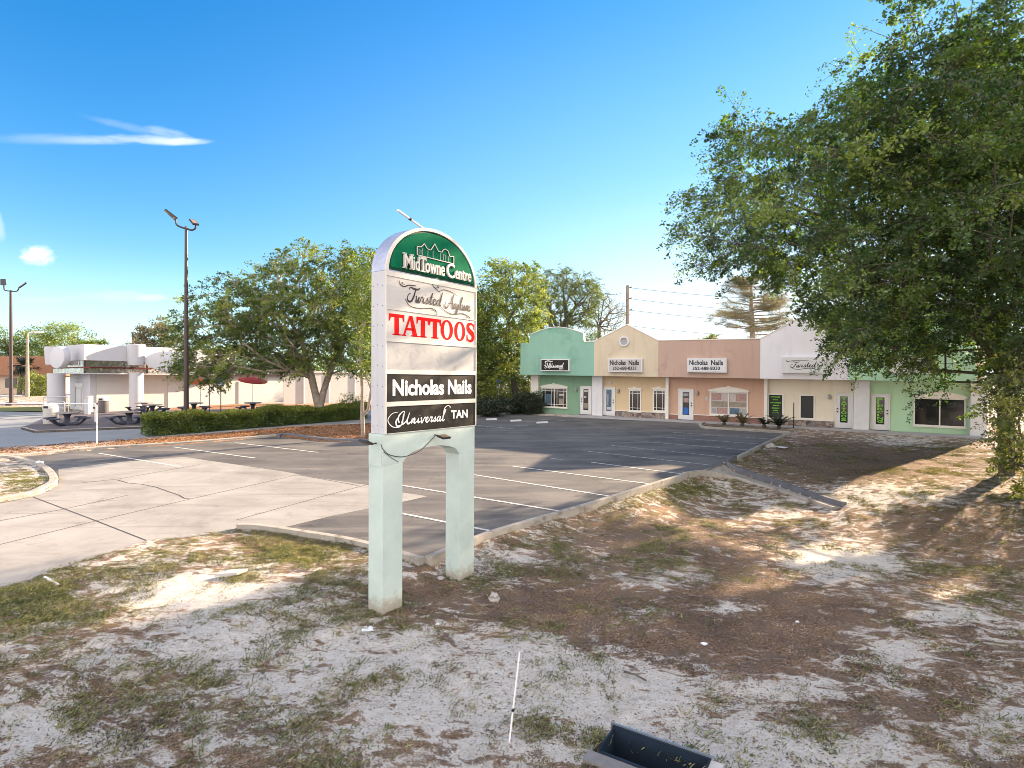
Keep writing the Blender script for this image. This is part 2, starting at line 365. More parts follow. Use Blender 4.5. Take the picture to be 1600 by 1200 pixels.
def P2(l, dz=0.0): return [Lhit(a, b, dz)[:2] for a, b in l]
# lot outline read off the photograph (kerb foot)
KERB_R = [(664, 879), (745, 845), (815, 822.5), (890, 801), (961, 779), (1020, 760), (1066, 746)]
KERB_FAR = [(1146, 719), (1190, 697), (1233, 678)]
KERB_N = [(664, 879), (560, 850), (478, 836), (409, 826), (375, 825)]
KERB_L = [(22, 715), (150, 702.5), (281, 694.5), (437, 682)]
lot_px = KERB_R+[(1100, 737), (1135, 722)]+KERB_FAR+[(1160, 672), (1092, 667), (1098, 661), (1000, 657), (926, 653.5), (850, 649.5), (805, 646.5), (746, 652), (700, 662), (655, 678), (620, 689), (575, 690.5), (500, 689), (447, 684)]+KERB_L[::-1]+[(-60, 722), (-260, 740), (-260, 800), (-900, 1000), (-500, 1250), (-150, 985), (0, 921), (56, 904), (131, 876), (200, 857), (231, 846), (312, 835), (369, 827)]+KERB_N[::-1][1:-1]
LOT = P2(lot_px)
ISL_PX = [(-260, 722), (-60, 719), (16, 716.5), (53, 724), (78, 735), (91, 754), (75, 766), (50, 776), (0, 785), (-120, 806), (-330, 850)]
ISL = P2(ISL_PX)
DW = [(-300, 722), (0, 701), (110, 692), (225, 686), (330, 678), (450, 668), (575, 662), (640, 655), (640, 640), (440, 641), (200, 646), (0, 643), (-300, 650)]
LANE = P2(DW)
def swale(x, y):
    def g(cx, cy, a, rx, ry, dep):
        dx = x-cx; dy = y-cy; u_ = dx*cos(a)+dy*sin(a); v_ = -dx*sin(a)+dy*cos(a)
        return dep*np.exp(-(u_/rx)**2-(v_/ry)**2)
    return g(8.5, 15.0, R(35), 4.0, 9.0, .62) + g(4.0, 9.0, R(35), 2.6, 4.0, .12)
_f = Lhit(800, 700)
def side(x, y):                              # >0 on the swale side of the right kerb
    a = LOT[0]; b = LOT[6]; dx, dy = b[0]-a[0], b[1]-a[1]; l = math.hypot(dx, dy)
    return ((x-a[0])*dy-(y-a[1])*dx)/l
def T(x, y, fine=True):
    x = np.asarray(x, float); y = np.asarray(y, float)
    z = Lz(x, y)
    s = side(x, y); rt = 1/(1+np.exp(-(s-.25)*6))
    near = np.exp(-np.clip(y-24, 0, None)/4.0)
    out = 0.03-0.18*rt*near-swale(x, y)*np.clip(s/1.5, 0, 1)
    isl = inpoly(x, y, ISL)
    e_ = .11; lot = ~isl
    for ox_, oy_ in ((e_, 0), (-e_, 0), (0, e_), (0, -e_)): lot = lot & inpoly(x+ox_, y+oy_, LOT)
    out = np.where(isl, .08, out)
    if fine:
        amp = np.where((y < 26) & (x > -16) & (x < 30), 1.0, .3)
        out = out+amp*((vnoise(x, y, .8, 1)-.5)*.07+(vnoise(x, y, 2.3, 2)-.5)*.035+(vnoise(x, y, 6.1, 3)-.5)*.018)
    lot = lot | inpoly(x, y, LANE)
    out = np.where(y > 36, np.minimum(out, -.02), out)
    far = np.clip((y-60)/60, 0, 1)
    out = out*(1-far)
    return z+np.where(lot, -.10, out)
def ghit(px, py, dz=0.0):
    d = ray(px, py); Y = 9.0
    for _ in range(80):
        zz = float(T(d[0]*Y/d[1], Y, False))+dz
        t_ = (zz-CAMZ)/d[2]*d[1]
        if t_ <= 0 or t_ > 400: t_ = 400
        Y = .6*Y+.4*t_
    x, y = d[0]*Y/d[1], Y
    return (x, y, float(T(x, y, False))+dz)
def at_depth(px, py, Y):
    d = ray(px, py); k_ = Y/d[1]; return (d[0]*k_, Y, CAMZ+d[2]*k_)
def col_at(px, Y):                           # world x for a pixel column at depth Y
    return at_depth(px, 592, Y)[0]
def zat(px, py, Y): return at_depth(px, py, Y)[2]

# ------------------------------------------------------------------ object helpers
def link(o, parent=None):
    COL.objects.link(o)
    if parent is not None: o.parent = parent
def rootloc(o):
    v = Vector((0, 0, 0))
    while o is not None: v = v+Vector(o.location); o = o.parent
    return v
def tag(o, label=None, cat=None, group=None, kind=None):
    if label: o['label'] = label
    if cat: o['category'] = cat
    if group: o['group'] = group
    if kind: o['kind'] = kind
    return o
def thing(name, label, cat, loc, group=None):
    o = bpy.data.objects.new(name, None); o.empty_display_size = .3; o.location = loc; COL.objects.link(o)
    return tag(o, label, cat, group)
class MB:
    def __init__(s): s.v = []; s.f = []
    def add(s, vs, fs):
        o = len(s.v); s.v += [tuple(map(float, p)) for p in vs]; s.f += [tuple(i+o for i in f) for f in fs]; return s
    def box(s, o, a, b, c):                  # corner + three edge vectors
        o, a, b, c = map(np.array, (o, a, b, c)); o = o.astype(float)
        vs = [o, o+a, o+a+b, o+b, o+c, o+a+c, o+a+b+c, o+b+c]
        fs = [(0, 3, 2, 1), (4, 5, 6, 7), (0, 1, 5, 4), (1, 2, 6, 5), (2, 3, 7, 6), (3, 0, 4, 7)]
        if np.dot(np.cross(a, b), c) < 0: fs = [f[::-1] for f in fs]
        return s.add(vs, fs)
    def cbox(s, c, sx, sy, sz, rz=0.0):      # centred on x,y; base z
        ex = np.array([cos(rz), sin(rz), 0]); ey = np.array([-sin(rz), cos(rz), 0]); c = np.array(c, float)
        return s.box(c-ex*sx/2-ey*sy/2, ex*sx, ey*sy, np.array([0, 0, sz]))
    def tube(s, pts, r, n=8, caps=True):
        pts = [np.array(p, float) for p in pts]; m_ = len(pts); rs = r if isinstance(r, (list, tuple)) else [r]*m_
        rings = []; prev = None
        for i, p in enumerate(pts):
            d = pts[min(i+1, m_-1)]-pts[max(i-1, 0)]; d = d/(np.linalg.norm(d)+1e-9)
            if prev is None:
                a = np.cross(d, [0, 0, 1]); 
                if np.linalg.norm(a) < .1: a = np.cross(d, [1, 0, 0])
            else: a = prev-d*np.dot(prev, d)
            a = a/(np.linalg.norm(a)+1e-9); prev = a; b = np.cross(d, a)
            rings.append([p+rs[i]*(a*cos(2*pi*k/n)+b*sin(2*pi*k/n)) for k in range(n)])
        vs = [q for rg in rings for q in rg]; fs = []
        for i in range(m_-1):
            for k in range(n): fs.append((i*n+k, i*n+(k+1) % n, (i+1)*n+(k+1) % n, (i+1)*n+k))
        if caps: fs += [tuple(range(n))[::-1], tuple((m_-1)*n+k for k in range(n))]
        return s.add(vs, fs)
    def lathe(s, c, prof, n=24):             # prof: (r, z) list
        c = np.array(c, float); vs = []; fs = []
        for r_, z_ in prof:
            for k in range(n): vs.append(c+np.array([r_*cos(2*pi*k/n), r_*sin(2*pi*k/n), z_]))
        for i in range(len(prof)-1):
            for k in range(n): fs.append((i*n+k, i*n+(k+1) % n, (i+1)*n+(k+1) % n, (i+1)*n+k))
        fs.append(tuple(range(n))[::-1]); fs.append(tuple((len(prof)-1)*n+k for k in range(n)))
        return s.add(vs, fs)
    def prism(s, poly, ext):                 # planar 3D polygon extruded by a vector
        n = len(poly); e = np.array(ext, float); P = [np.array(p, float) for p in poly]
        return s.add(P+[p+e for p in P], [tuple(range(n))[::-1], tuple(range(n, 2*n))]+[(i, (i+1) % n, (i+1) % n+n, i+n) for i in range(n)])
    def build(s, name, mat, parent=None, smooth=False, bevel=0.0, label=None):
        me = bpy.data.meshes.new(name)
        off = rootloc(parent) if parent is not None else Vector((0, 0, 0))
        me.from_pydata([(p[0]-off.x, p[1]-off.y, p[2]-off.z) for p in s.v], [], s.f); me.update()
        me.materials.append(MATS[mat] if isinstance(mat, str) else mat)
        import bmesh
        bm = bmesh.new(); bm.from_mesh(me); bmesh.ops.recalc_face_normals(bm, faces=bm.faces); bm.to_mesh(me); bm.free()
        if smooth:
            for p in me.polygons: p.use_smooth = True
            try: me.set_sharp_from_angle(angle=R(40))
            except Exception: pass
        o = bpy.data.objects.new(name, me); link(o, parent)
        if bevel:
            b = o.modifiers.new('bevel', 'BEVEL'); b.width = bevel; b.segments = 2; b.limit_method = 'ANGLE'
        if label: o['label'] = label
        return o
    def set_origin(s): pass
def struct(name, mb, mat, label=None, **kw):
    o = mb.build(name, mat, None, **kw); o['kind'] = 'structure'
    if label: o['label'] = label
    return o
def sheet(name, pts, dz, mat, label=None):   # flat polygon on the lot plane
    mb = MB(); n = len(pts); mb.add([(x, y, float(Lz(x, y))+dz) for x, y in pts], [tuple(range(n))])
    me = bpy.data.meshes.new(name); 
    import bmesh
    bm = bmesh.new(); vv = [bm.verts.new(p) for p in mb.v]; f = bm.faces.new(vv)
    bmesh.ops.triangulate(bm, faces=[f]); bmesh.ops.recalc_face_normals(bm, faces=bm.faces)
    for f in bm.faces:
        if f.normal.z < 0: f.normal_flip()
    bm.to_mesh(me); bm.free(); me.materials.append(MATS[mat])
    o = bpy.data.objects.new(name, me); COL.objects.link(o); o['kind'] = 'structure'
    if label: o['label'] = label
    return o
def resample(pts, step):
    out = [pts[0]]
    for a, b in zip(pts[:-1], pts[1:]):
        a = np.array(a, float); b = np.array(b, float); n = max(1, int(np.linalg.norm(b-a)/step))
        for i in range(1, n+1): out.append(tuple(a+(b-a)*i/n))
    return out
def smooth_pts(pts, n=8, closed=False):      # Catmull-Rom
    P = [np.array(p, float) for p in pts]; out = []
    m_ = len(P)
    for i in range(m_ if closed else m_-1):
        p0 = P[(i-1) % m_] if closed or i > 0 else 2*P[0]-P[1]; p1 = P[i]; p2 = P[(i+1) % m_]
        p3 = P[(i+2) % m_] if closed or i+2 < m_ else 2*P[-1]-P[-2]
        for k in range(n):
            t_ = k/n; out.append(.5*((2*p1)+(-p0+p2)*t_+(2*p0-5*p1+4*p2-p3)*t_**2+(-p0+3*p1-3*p2+p3)*t_**3))
    if not closed: out.append(P[-1])
    return out
def kerb(name, pts, wid, top, bot, mat, label, closed=False, outward=1, seg=None):
    mb = MB(); P = [np.array(p[:2], float) for p in pts]; n = len(P)
    inner = []; outer = []
    for i in range(n):
        a = P[(i-1) % n] if closed or i > 0 else P[i]; b = P[(i+1) % n] if closed or i < n-1 else P[i]
        d = b-a; d = d/(np.linalg.norm(d)+1e-9); nr = np.array([d[1], -d[0]])*outward
        inner.append(P[i]); outer.append(P[i]+nr*wid)
    for i in range(n if closed else n-1):
        j = (i+1) % n; q = []
        for A, w_ in ((inner, 0), (outer, 1)):
            for k_ in (i, j):
                x, y = A[k_]; z = float(Lz(x, y)); q.append(((x, y, z-bot), (x, y, z+top)))
        (a0, a1), (b0, b1), (c0, c1), (d0, d1) = q
        # small chamfer on the traffic side
        ia = (a1[0], a1[1], a1[2]-.025); ib = (b1[0], b1[1], b1[2]-.025)
        ta = tuple(np.array(a1)+(np.array(c1)-np.array(a1))*.18); tb = tuple(np.array(b1)+(np.array(d1)-np.array(b1))*.18)
        mb.add([a0, b0, ib, ia, ta, tb, d1, c1, c0, d0], [(0, 1, 2, 3), (3, 2, 5, 4), (4, 5, 6, 7), (7, 6, 9, 8)])
        if not closed and i == 0: mb.add([a0, ia, ta, c1, c0], [(0, 1, 2, 3, 4)])
        if not closed and i == n-2: mb.add([b0, ib, tb, d1, d0], [(0, 1, 2, 3, 4)])
    return struct(name, mb, mat, label)
def strip(mb, p, q, w_, dz):                 # painted line between two plan points
    p = np.array(p[:2], float); q = np.array(q[:2], float); d = (q-p)/np.linalg.norm(q-p); nr = np.array([-d[1], d[0]])*w_/2
    mb.add([(x, y, float(Lz(x, y))+dz) for x, y in (p-nr, q-nr, q+nr, p+nr)], [(0, 1, 2, 3)])

# ---- ground sheet
def axis(lo, hi, step, far, n):
    c = np.arange(lo, hi+step/2, step); g = np.geomspace(step, far, n); return np.concatenate([(lo-np.cumsum(g))[::-1], c, hi+np.cumsum(g)])
gx = axis(-16, 22, .13, 420, 34); gy = np.concatenate([[-600, -200, -60, -20, -6, 0, 2], axis(3.2, 28, .13, 420, 34)[34:]])
GX, GY = np.meshgrid(gx, gy); GZ = T(GX, GY)
nx, ny = len(gx), len(gy)
gv = np.stack([GX, GY, GZ], -1).reshape(-1, 3)
idx = np.arange(nx*ny).reshape(ny, nx); gf = np.stack([idx[:-1, :-1], idx[:-1, 1:], idx[1:, 1:], idx[1:, :-1]], -1).reshape(-1, 4)
def fastmesh(name, V, Fq, mat, attrs=None, smooth=False, k=4):
    me = bpy.data.meshes.new(name); me.vertices.add(len(V)); me.vertices.foreach_set('co', np.ascontiguousarray(V, dtype=np.float32).ravel())
    me.loops.add(len(Fq)*k); me.loops.foreach_set('vertex_index', np.ascontiguousarray(Fq, dtype=np.int32).ravel())
    me.polygons.add(len(Fq)); me.polygons.foreach_set('loop_start', np.arange(0, len(Fq)*k, k, dtype=np.int32))
    try: me.polygons.foreach_set('loop_total', np.full(len(Fq), k, dtype=np.int32))
    except Exception: pass
    if smooth: me.polygons.foreach_set('use_smooth', np.ones(len(Fq), bool))
    me.update(calc_edges=True)
    for an, av in (attrs or {}).items():
        a = me.attributes.new(an, 'FLOAT', 'POINT'); a.data.foreach_set('value', np.ascontiguousarray(av, dtype=np.float32).ravel())
    me.materials.append(MATS[mat]); return me
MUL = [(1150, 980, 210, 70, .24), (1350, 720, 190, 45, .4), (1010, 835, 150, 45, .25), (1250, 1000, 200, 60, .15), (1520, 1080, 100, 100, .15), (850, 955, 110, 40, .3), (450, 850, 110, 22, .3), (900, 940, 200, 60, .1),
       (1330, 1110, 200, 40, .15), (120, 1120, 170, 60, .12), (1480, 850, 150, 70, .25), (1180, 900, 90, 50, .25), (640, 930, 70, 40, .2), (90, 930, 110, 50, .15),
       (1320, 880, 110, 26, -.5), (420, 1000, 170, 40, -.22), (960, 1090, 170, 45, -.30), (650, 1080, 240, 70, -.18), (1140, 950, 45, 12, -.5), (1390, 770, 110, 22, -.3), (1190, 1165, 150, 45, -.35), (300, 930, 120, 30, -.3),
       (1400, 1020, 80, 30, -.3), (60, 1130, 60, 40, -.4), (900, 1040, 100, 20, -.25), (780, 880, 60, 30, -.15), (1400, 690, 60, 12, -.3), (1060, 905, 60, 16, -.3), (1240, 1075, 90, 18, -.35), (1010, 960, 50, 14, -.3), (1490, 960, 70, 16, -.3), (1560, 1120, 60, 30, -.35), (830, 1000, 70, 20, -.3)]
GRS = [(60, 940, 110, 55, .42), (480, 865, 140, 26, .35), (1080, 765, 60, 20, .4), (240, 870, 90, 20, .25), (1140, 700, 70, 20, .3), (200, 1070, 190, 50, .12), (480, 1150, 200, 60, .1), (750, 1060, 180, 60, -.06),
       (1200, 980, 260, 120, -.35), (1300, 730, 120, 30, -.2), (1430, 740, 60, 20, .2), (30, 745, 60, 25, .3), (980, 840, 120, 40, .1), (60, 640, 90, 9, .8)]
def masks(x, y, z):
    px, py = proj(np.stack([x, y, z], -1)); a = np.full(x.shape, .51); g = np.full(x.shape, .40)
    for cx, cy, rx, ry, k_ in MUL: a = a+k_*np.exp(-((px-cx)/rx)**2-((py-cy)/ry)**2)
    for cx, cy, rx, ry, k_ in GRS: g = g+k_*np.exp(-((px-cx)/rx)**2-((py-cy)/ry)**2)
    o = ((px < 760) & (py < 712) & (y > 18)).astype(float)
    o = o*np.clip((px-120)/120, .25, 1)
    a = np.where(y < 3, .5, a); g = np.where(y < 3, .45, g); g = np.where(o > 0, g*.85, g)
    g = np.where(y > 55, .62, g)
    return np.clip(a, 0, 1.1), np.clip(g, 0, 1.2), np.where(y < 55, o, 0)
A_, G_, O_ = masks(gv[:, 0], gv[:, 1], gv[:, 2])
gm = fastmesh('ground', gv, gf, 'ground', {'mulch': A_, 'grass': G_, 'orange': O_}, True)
go = bpy.data.objects.new('ground', gm); COL.objects.link(go); tag(go, 'sandy verge with patches of thatch, leaf litter and sparse grass', kind='structure')
# ---- paving
lot = [p for p in LOT]
sheet('parking_lot', lot, 0.0, 'asphalt', 'worn grey asphalt parking lot')
CONC = [(91, 733), (190, 722), (287, 714), (441, 736.5), (500, 747.5), (574, 758), (631, 770), (668, 775.5), (631, 784), (574, 795), (520, 806), (444, 824), (409, 827), (369, 829), (312, 837), (231, 848), (200, 859), (131, 878), (56, 906), (0, 923), (-150, 987), (-500, 1250), (-900, 1000), (-330, 862), (0, 787), (50, 777), (75, 768), (92, 755)]
sheet('concrete_driveway', P2(CONC), 0.004, 'concrete', 'pale concrete driveway with saw-cut joints')
jm = MB()
for a, b in [((-60, 866), (147, 815)), ((147, 815), (300, 779.5)), ((300, 779.5), (466, 742)), ((52, 777), (150, 814)), ((150, 814), (229, 845)), ((0, 814), (94, 797)), ((94, 797), (200, 774)), ((128, 754.5), (183, 749)), ((183, 749), (312, 726)), ((369, 813), (500, 777)), ((500, 777), (574, 757.5)), ((466, 742), (560, 759))]:
    strip(jm, Lhit(*a), Lhit(*b), .028, .008)
ck = [(183, 750), (200, 755), (222, 757), (244, 761.5), (262, 768), (280, 774), (288, 779), (300, 780)]
ckw = [Lhit(*p) for p in ck]
for a, b in zip(ckw[:-1], ckw[1:]): strip(jm, a, b, .03, .008)
struct('concrete_joints', jm, 'joint', 'dark joints and a crack in the concrete')
lm = MB(); lf = MB()
for a, b in [((600, 797), (783, 833)), ((600, 754), (888, 801)), ((747, 743), (962, 777)), ((700, 735.5), (747, 743)), ((800, 728.5), (1021, 757)), ((924, 722.5), (1068, 741)), ((155, 708.5), (283, 729.5)), ((270, 698.5), (399, 716)), ((368, 692), (497, 707))]:
    strip(lm, Lhit(*a), Lhit(*b), .10, .008)
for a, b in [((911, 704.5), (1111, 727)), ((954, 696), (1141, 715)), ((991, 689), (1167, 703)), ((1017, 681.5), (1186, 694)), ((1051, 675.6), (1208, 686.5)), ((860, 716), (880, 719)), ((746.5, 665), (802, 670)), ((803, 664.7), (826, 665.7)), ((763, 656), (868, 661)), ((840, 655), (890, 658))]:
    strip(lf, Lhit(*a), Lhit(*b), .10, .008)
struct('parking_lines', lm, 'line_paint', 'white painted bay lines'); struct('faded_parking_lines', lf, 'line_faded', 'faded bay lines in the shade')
# ---- kerbs
def W2(l, dz=0.0): return [Lhit(a, b, dz)[:2] for a, b in l]
kr = smooth_pts(W2(KERB_R), 4)
kerb('kerb', kr, .17, .15, .55, 'kerb', 'long weathered kerb beside the swale', outward=1)
kerb('kerb', smooth_pts(W2(KERB_N), 4), .17, .13, .3, 'kerb', 'kerb at the near corner of the lot', outward=-1)
kerb('kerb', smooth_pts(W2(KERB_FAR), 3), .17, .14, .5, 'kerb', 'kerb running up to the planting bed', outward=1)
kerb('kerb', smooth_pts(W2([(-60, 722)]+KERB_L), 3), .18, .12, .3, 'kerb', 'sunlit kerb along the mulch strip', outward=-1)
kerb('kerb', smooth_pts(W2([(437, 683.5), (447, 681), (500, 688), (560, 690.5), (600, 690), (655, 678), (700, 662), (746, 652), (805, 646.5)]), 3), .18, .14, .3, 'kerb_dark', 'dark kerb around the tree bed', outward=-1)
isl = smooth_pts(ISL[1:10], 6)
kerb('kerb', isl, .22, .14, .3, 'kerb', 'rounded kerb of the entrance island', outward=1)
kerb('kerb', smooth_pts(W2([(1233, 678), (1170, 674), (1105, 670), (1093, 667.5), (1092, 665), (1098, 662)]), 4), .16, .14, .3, 'kerb', 'kerb of the planting bed', outward=1)
# ------------------------------------------------------------------ lettering
V3 = lambda *a: np.array(a, float)
def text_part(name, s, O, ex, ez, n, w_, h_, mat, parent, depth=.01, bold=0.0, shear=0.0, label=None, gap=.001):
    """Letters fitted to the w_ x h_ rectangle with lower-left corner O."""
    cu = bpy.data.curves.new('t', 'FONT'); cu.body = s; cu.offset = bold; cu.shear = shear; cu.resolution_u = 3; cu.size = 1
    o = bpy.data.objects.new('t', cu); COL.objects.link(o); bpy.context.view_layer.update()
    me = bpy.data.meshes.new_from_object(o.evaluated_get(bpy.context.evaluated_depsgraph_get()))
    vs = np.array([v.co[:] for v in me.vertices]); fs = [tuple(p.vertices) for p in me.polygons]
    bpy.data.objects.remove(o); bpy.data.meshes.remove(me)
    lo = vs.min(0); hi = vs.max(0); q = (vs-lo)/np.maximum(hi-lo, 1e-6)
    mb = MB(); O = np.array(O, float); ex = np.array(ex, float); ez = np.array(ez, float); n = np.array(n, float)
    f3 = [O+ex*a[0]*w_+ez*a[1]*h_+n*(gap+depth) for a in q]; b3 = [p-n*depth for p in f3]
    from collections import Counter
    ed = Counter()
    for f in fs:
        for i in range(len(f)): ed[tuple(sorted((f[i], f[(i+1) % len(f)])))] += 1
    N = len(f3); side_ = []
    for f in fs:
        for i in range(len(f)):
            a, b = f[i], f[(i+1) % len(f)]
            if ed[tuple(sorted((a, b)))] == 1: side_.append((a, b, b+N, a+N))
    mb.add(f3+b3, fs+side_)
    return mb.build(name, mat, parent, label=label)
def ribbon(mb, pts, wd, O, ex, ez, n, off, depth=.004):
    """Flat brush stroke through 2-D points with a width per point."""
    P = smooth_pts([(a, b) for a, b in pts], 6); m_ = len(P)
    ws = np.interp(np.linspace(0, len(pts)-1, m_), range(len(pts)), wd if isinstance(wd, (list, tuple)) else [wd]*len(pts))
    L_, R_ = [], []
    for i in range(m_):
        d = P[min(i+1, m_-1)]-P[max(i-1, 0)]; d = d/(np.linalg.norm(d)+1e-9); nr = np.array([-d[1], d[0]])
        L_.append(P[i]+nr*ws[i]/2); R_.append(P[i]-nr*ws[i]/2)
    w3 = lambda p, k_: O+ex*p[0]+ez*p[1]+n*(off+k_)
    vs = [w3(p, depth) for p in L_]+[w3(p, depth) for p in R_]
    mb.add(vs, [(i, i+1, m_+i+1, m_+i) for i in range(m_-1)])
SC = {  # script glyphs: advance, strokes (x, y) with x-height .45, ascender 1
 'i': (.24, [[(0, .05), (.10, .40), (.08, .10), (.14, .0), (.24, .12)], [(.15, .60), (.17, .62)]]),
 'w': (.52, [[(0, .35), (.08, .42), (.06, .08), (.14, 0), (.26, .40), (.23, .08), (.32, 0), (.44, .42), (.52, .36)]]),
 's': (.28, [[(0, .05), (.16, .44), (.14, .30), (.22, .10), (.12, 0), (.04, .04)]]),
 't': (.26, [[(0, .10), (.18, .85), (.10, .12), (.16, 0), (.26, .10)], [(.02, .50), (.26, .55)]]),
 'e': (.30, [[(0, .10), (.20, .30), (.16, .44), (.06, .30), (.08, .05), (.18, 0), (.30, .14)]]),
 'd': (.40, [[(.26, .36), (.16, .43), (.04, .25), (.06, .02), (.18, .05), (.38, 1.0), (.28, .12), (.33, 0), (.40, .08)]]),
 'y': (.38, [[(0, .35), (.08, .42), (.06, .10), (.14, .02), (.28, .42), (.18, -.20), (.02, -.35), (.0, -.2), (.38, .12)]]),
 'l': (.24, [[(0, .08), (.22, .85), (.20, 1.0), (.10, .70), (.07, .10), (.14, 0), (.24, .10)]]),
 'u': (.40, [[(0, .35), (.08, .42), (.06, .08), (.14, 0), (.28, .40), (.25, .08), (.31, 0), (.40, .10)]]),
 'm': (.58, [[(0, .0), (.06, .42), (.05, .0), (.18, .42), (.22, .30), (.20, .0), (.34, .42), (.39, .30), (.38, .06), (.46, 0), (.58, .12)]]),
 'n': (.42, [[(0, .0), (.06, .42), (.05, .0), (.18, .42), (.25, .30), (.22, .06), (.30, 0), (.42, .12)]]),
 'v': (.36, [[(0, .35), (.08, .42), (.08, .06), (.16, 0), (.30, .42), (.36, .36)]]),
 'r': (.30, [[(0, .05), (.08, .48), (.10, .36), (.22, .40), (.16, .06), (.22, 0), (.30, .10)]]),
 'a': (.40, [[(.26, .36), (.16, .43), (.04, .25), (.06, .02), (.16, .04), (.28, .42), (.25, .08), (.31, 0), (.40, .10)]]),
 'T': (.42, [[(-.12, .78), (-.04, .98), (.20, .92), (.48, .90), (.66, 1.02)], [(.36, .92), (.30, .45), (.16, .02), (-.06, -.02), (-.16, .20), (-.10, .45), (.02, .55)]]),
 'A': (.60, [[(-.22, .40), (-.24, .10), (-.06, -.04), (.14, .20), (.42, .80), (.52, 1.04), (.48, .60), (.50, .10), (.58, 0), (.74, .12)], [(.04, .30), (.30, .36), (.56, .40)]]),
 'U': (.86, [[(-.10, .55), (-.18, .25), (-.08, -.12), (.14, -.15), (.30, .10), (.24, .60), (.30, 1.0), (.18, 1.02), (-.02, .75), (-.06, .40), (.06, .12)], [(.30, 1.0), (.28, .50), (.24, .12), (.34, 0), (.52, .25), (.66, .92), (.58, .30), (.62, .02), (.74, 0), (.86, .14)]]),
 ' ': (.34, [])}
def script(name, s, O, ex, ez, n, w_, h_, mat, parent, thick=.05, slant=.28, extra=(), label=None):
    x = 0; strokes = []
    for ch in s:
        adv, st = SC[ch]
        for k_ in st: strokes.append(([(x+a+b*slant*.45, b) for a, b in k_], ch.isupper()))
        x += adv
    mb = MB(); O = np.array(O, float); sx_ = w_/x
    for pts, up in strokes:
        q = [(a*sx_, b*h_) for a, b in pts]
        wd = [thick*h_*(1.0 if (i > 0 and q[i][1] < q[i-1][1]) else .45) for i in range(len(q))]
        ribbon(mb, q, wd, O, np.array(ex), np.array(ez), np.array(n), .003)
    for pts, wd in extra:
        ribbon(mb, [(a*w_, b*h_) for a, b in pts], [k_*h_ for k_ in wd], O, np.array(ex), np.array(ez), np.array(n), .003)
    return mb.build(name, mat, parent, label=label)

# ------------------------------------------------------------------ the pylon sign
SO = np.array(ghit(597, 963)); su = V3(.592, .806, 0); sn = V3(.806, -.592, 0); sz = V3(0, 0, 1)
def SP(L, z, d=0.0): return np.array([SO[0], SO[1], 0.0])+su*L+sn*d+sz*z
sign = thing('pylon_sign', 'tall white double-post pylon sign with a green arched top on mint posts', 'sign', (SO[0]+su[0]*1.15, SO[1]+su[1]*1.15, float(SO[2])))
zb = float(SO[2])-.5
for L0, L1 in ((0, .44), (1.865, 2.31)):
    MB().box(SP(L0, zb), su*(L1-L0), -sn*.345, sz*(2.58-zb)).build('post', 'post_mint', sign, bevel=.008)
# arched beam
arc = [SP(0, 3.085), SP(0, 2.580), SP(.44, 2.581)]
for i in range(1, 15):
    t_ = i/15; arc.append(SP(.44+1.425*t_, 2.58+.215*sqrt(max(0, 1-(2*t_-1)**2))**1.0))
arc += [SP(1.865, 2.581), SP(2.31, 2.580), SP(2.31, 3.085)]
MB().prism(arc, -sn*.345).build('beam', 'post_mint', sign)
# cabinet shell
CL0, CL1 = .045, 2.335; ZS, ZB = 5.757, 3.087; RA = (CL1-CL0)/2; cxm = (CL0+CL1)/2; RISE = .895
def arch(L0, L1, z0, rise, d, n=28):
    return [SP((L0+L1)/2-(L1-L0)/2*cos(pi*i/n), z0+rise*sin(pi*i/n), d) for i in range(n+1)]
MB().box(SP(CL0, ZB, -.01), su*(CL1-CL0), -sn*.33, sz*(ZS-ZB)).build('cabinet', 'sign_white', sign, bevel=.004)
top = arch(CL0, CL1, ZS+.004, RISE, -.01)
MB().prism(top, -sn*.33).build('arch_housing', 'arch_metal', sign)
# front frame: rails and stiles
fr = MB()
PAN = [(5.135, 5.675), (4.655, 5.128), (4.142, 4.602), (3.613, 4.070), (3.095, 3.537)]
def bar(L0, L1, z0, z1, d0=-.01, d1=.022): fr.box(SP(L0, z0, d0), su*(L1-L0), sn*(d1-d0), sz*(z1-z0))
bar(CL0, CL0+.022, ZB, ZS); bar(CL1-.022, CL1, ZB, ZS)
rails = [(5.675, 5.757), (5.128, 5.135), (4.602, 4.655), (4.070, 4.142), (3.537, 3.613), (3.087, 3.095)]
for a, b in rails: bar(CL0+.022, CL1-.022, a, b)
fr.build('face_frame', 'cream_paint', sign)
# arch rim (front ring)
n = 28; o1 = arch(CL0, CL1, ZS+.004, RISE, .022); i1 = arch(CL0+.055, CL1-.055, ZS+.004, RISE-.055, .022); o0 = arch(CL0, CL1, ZS+.004, RISE, -.01); i0 = arch(CL0+.055, CL1-.055, ZS+.004, RISE-.055, -.01)
mb = MB()
for i in range(n):
    mb.add([o1[i], o1[i+1], i1[i+1], i1[i]], [(0, 1, 2, 3)]); mb.add([i1[i], i1[i+1], i0[i+1], i0[i]], [(0, 1, 2, 3)]); mb.add([o1[i], o1[i+1], o0[i+1], o0[i]], [(0, 1, 2, 3)])
mb.build('arch_rim', 'cream_paint', sign)
gp = MB().prism(arch(CL0+.056, CL1-.056, ZS+.03, RISE-.085, -.008), sn*.004).build('arch_panel_shadow', 'letter_shadow', sign)
g2 = MB().prism(arch(CL0+.10, CL1-.085, ZS+.075, RISE-.16, -.003), sn*.014).build('arch_panel', 'sign_green', sign)
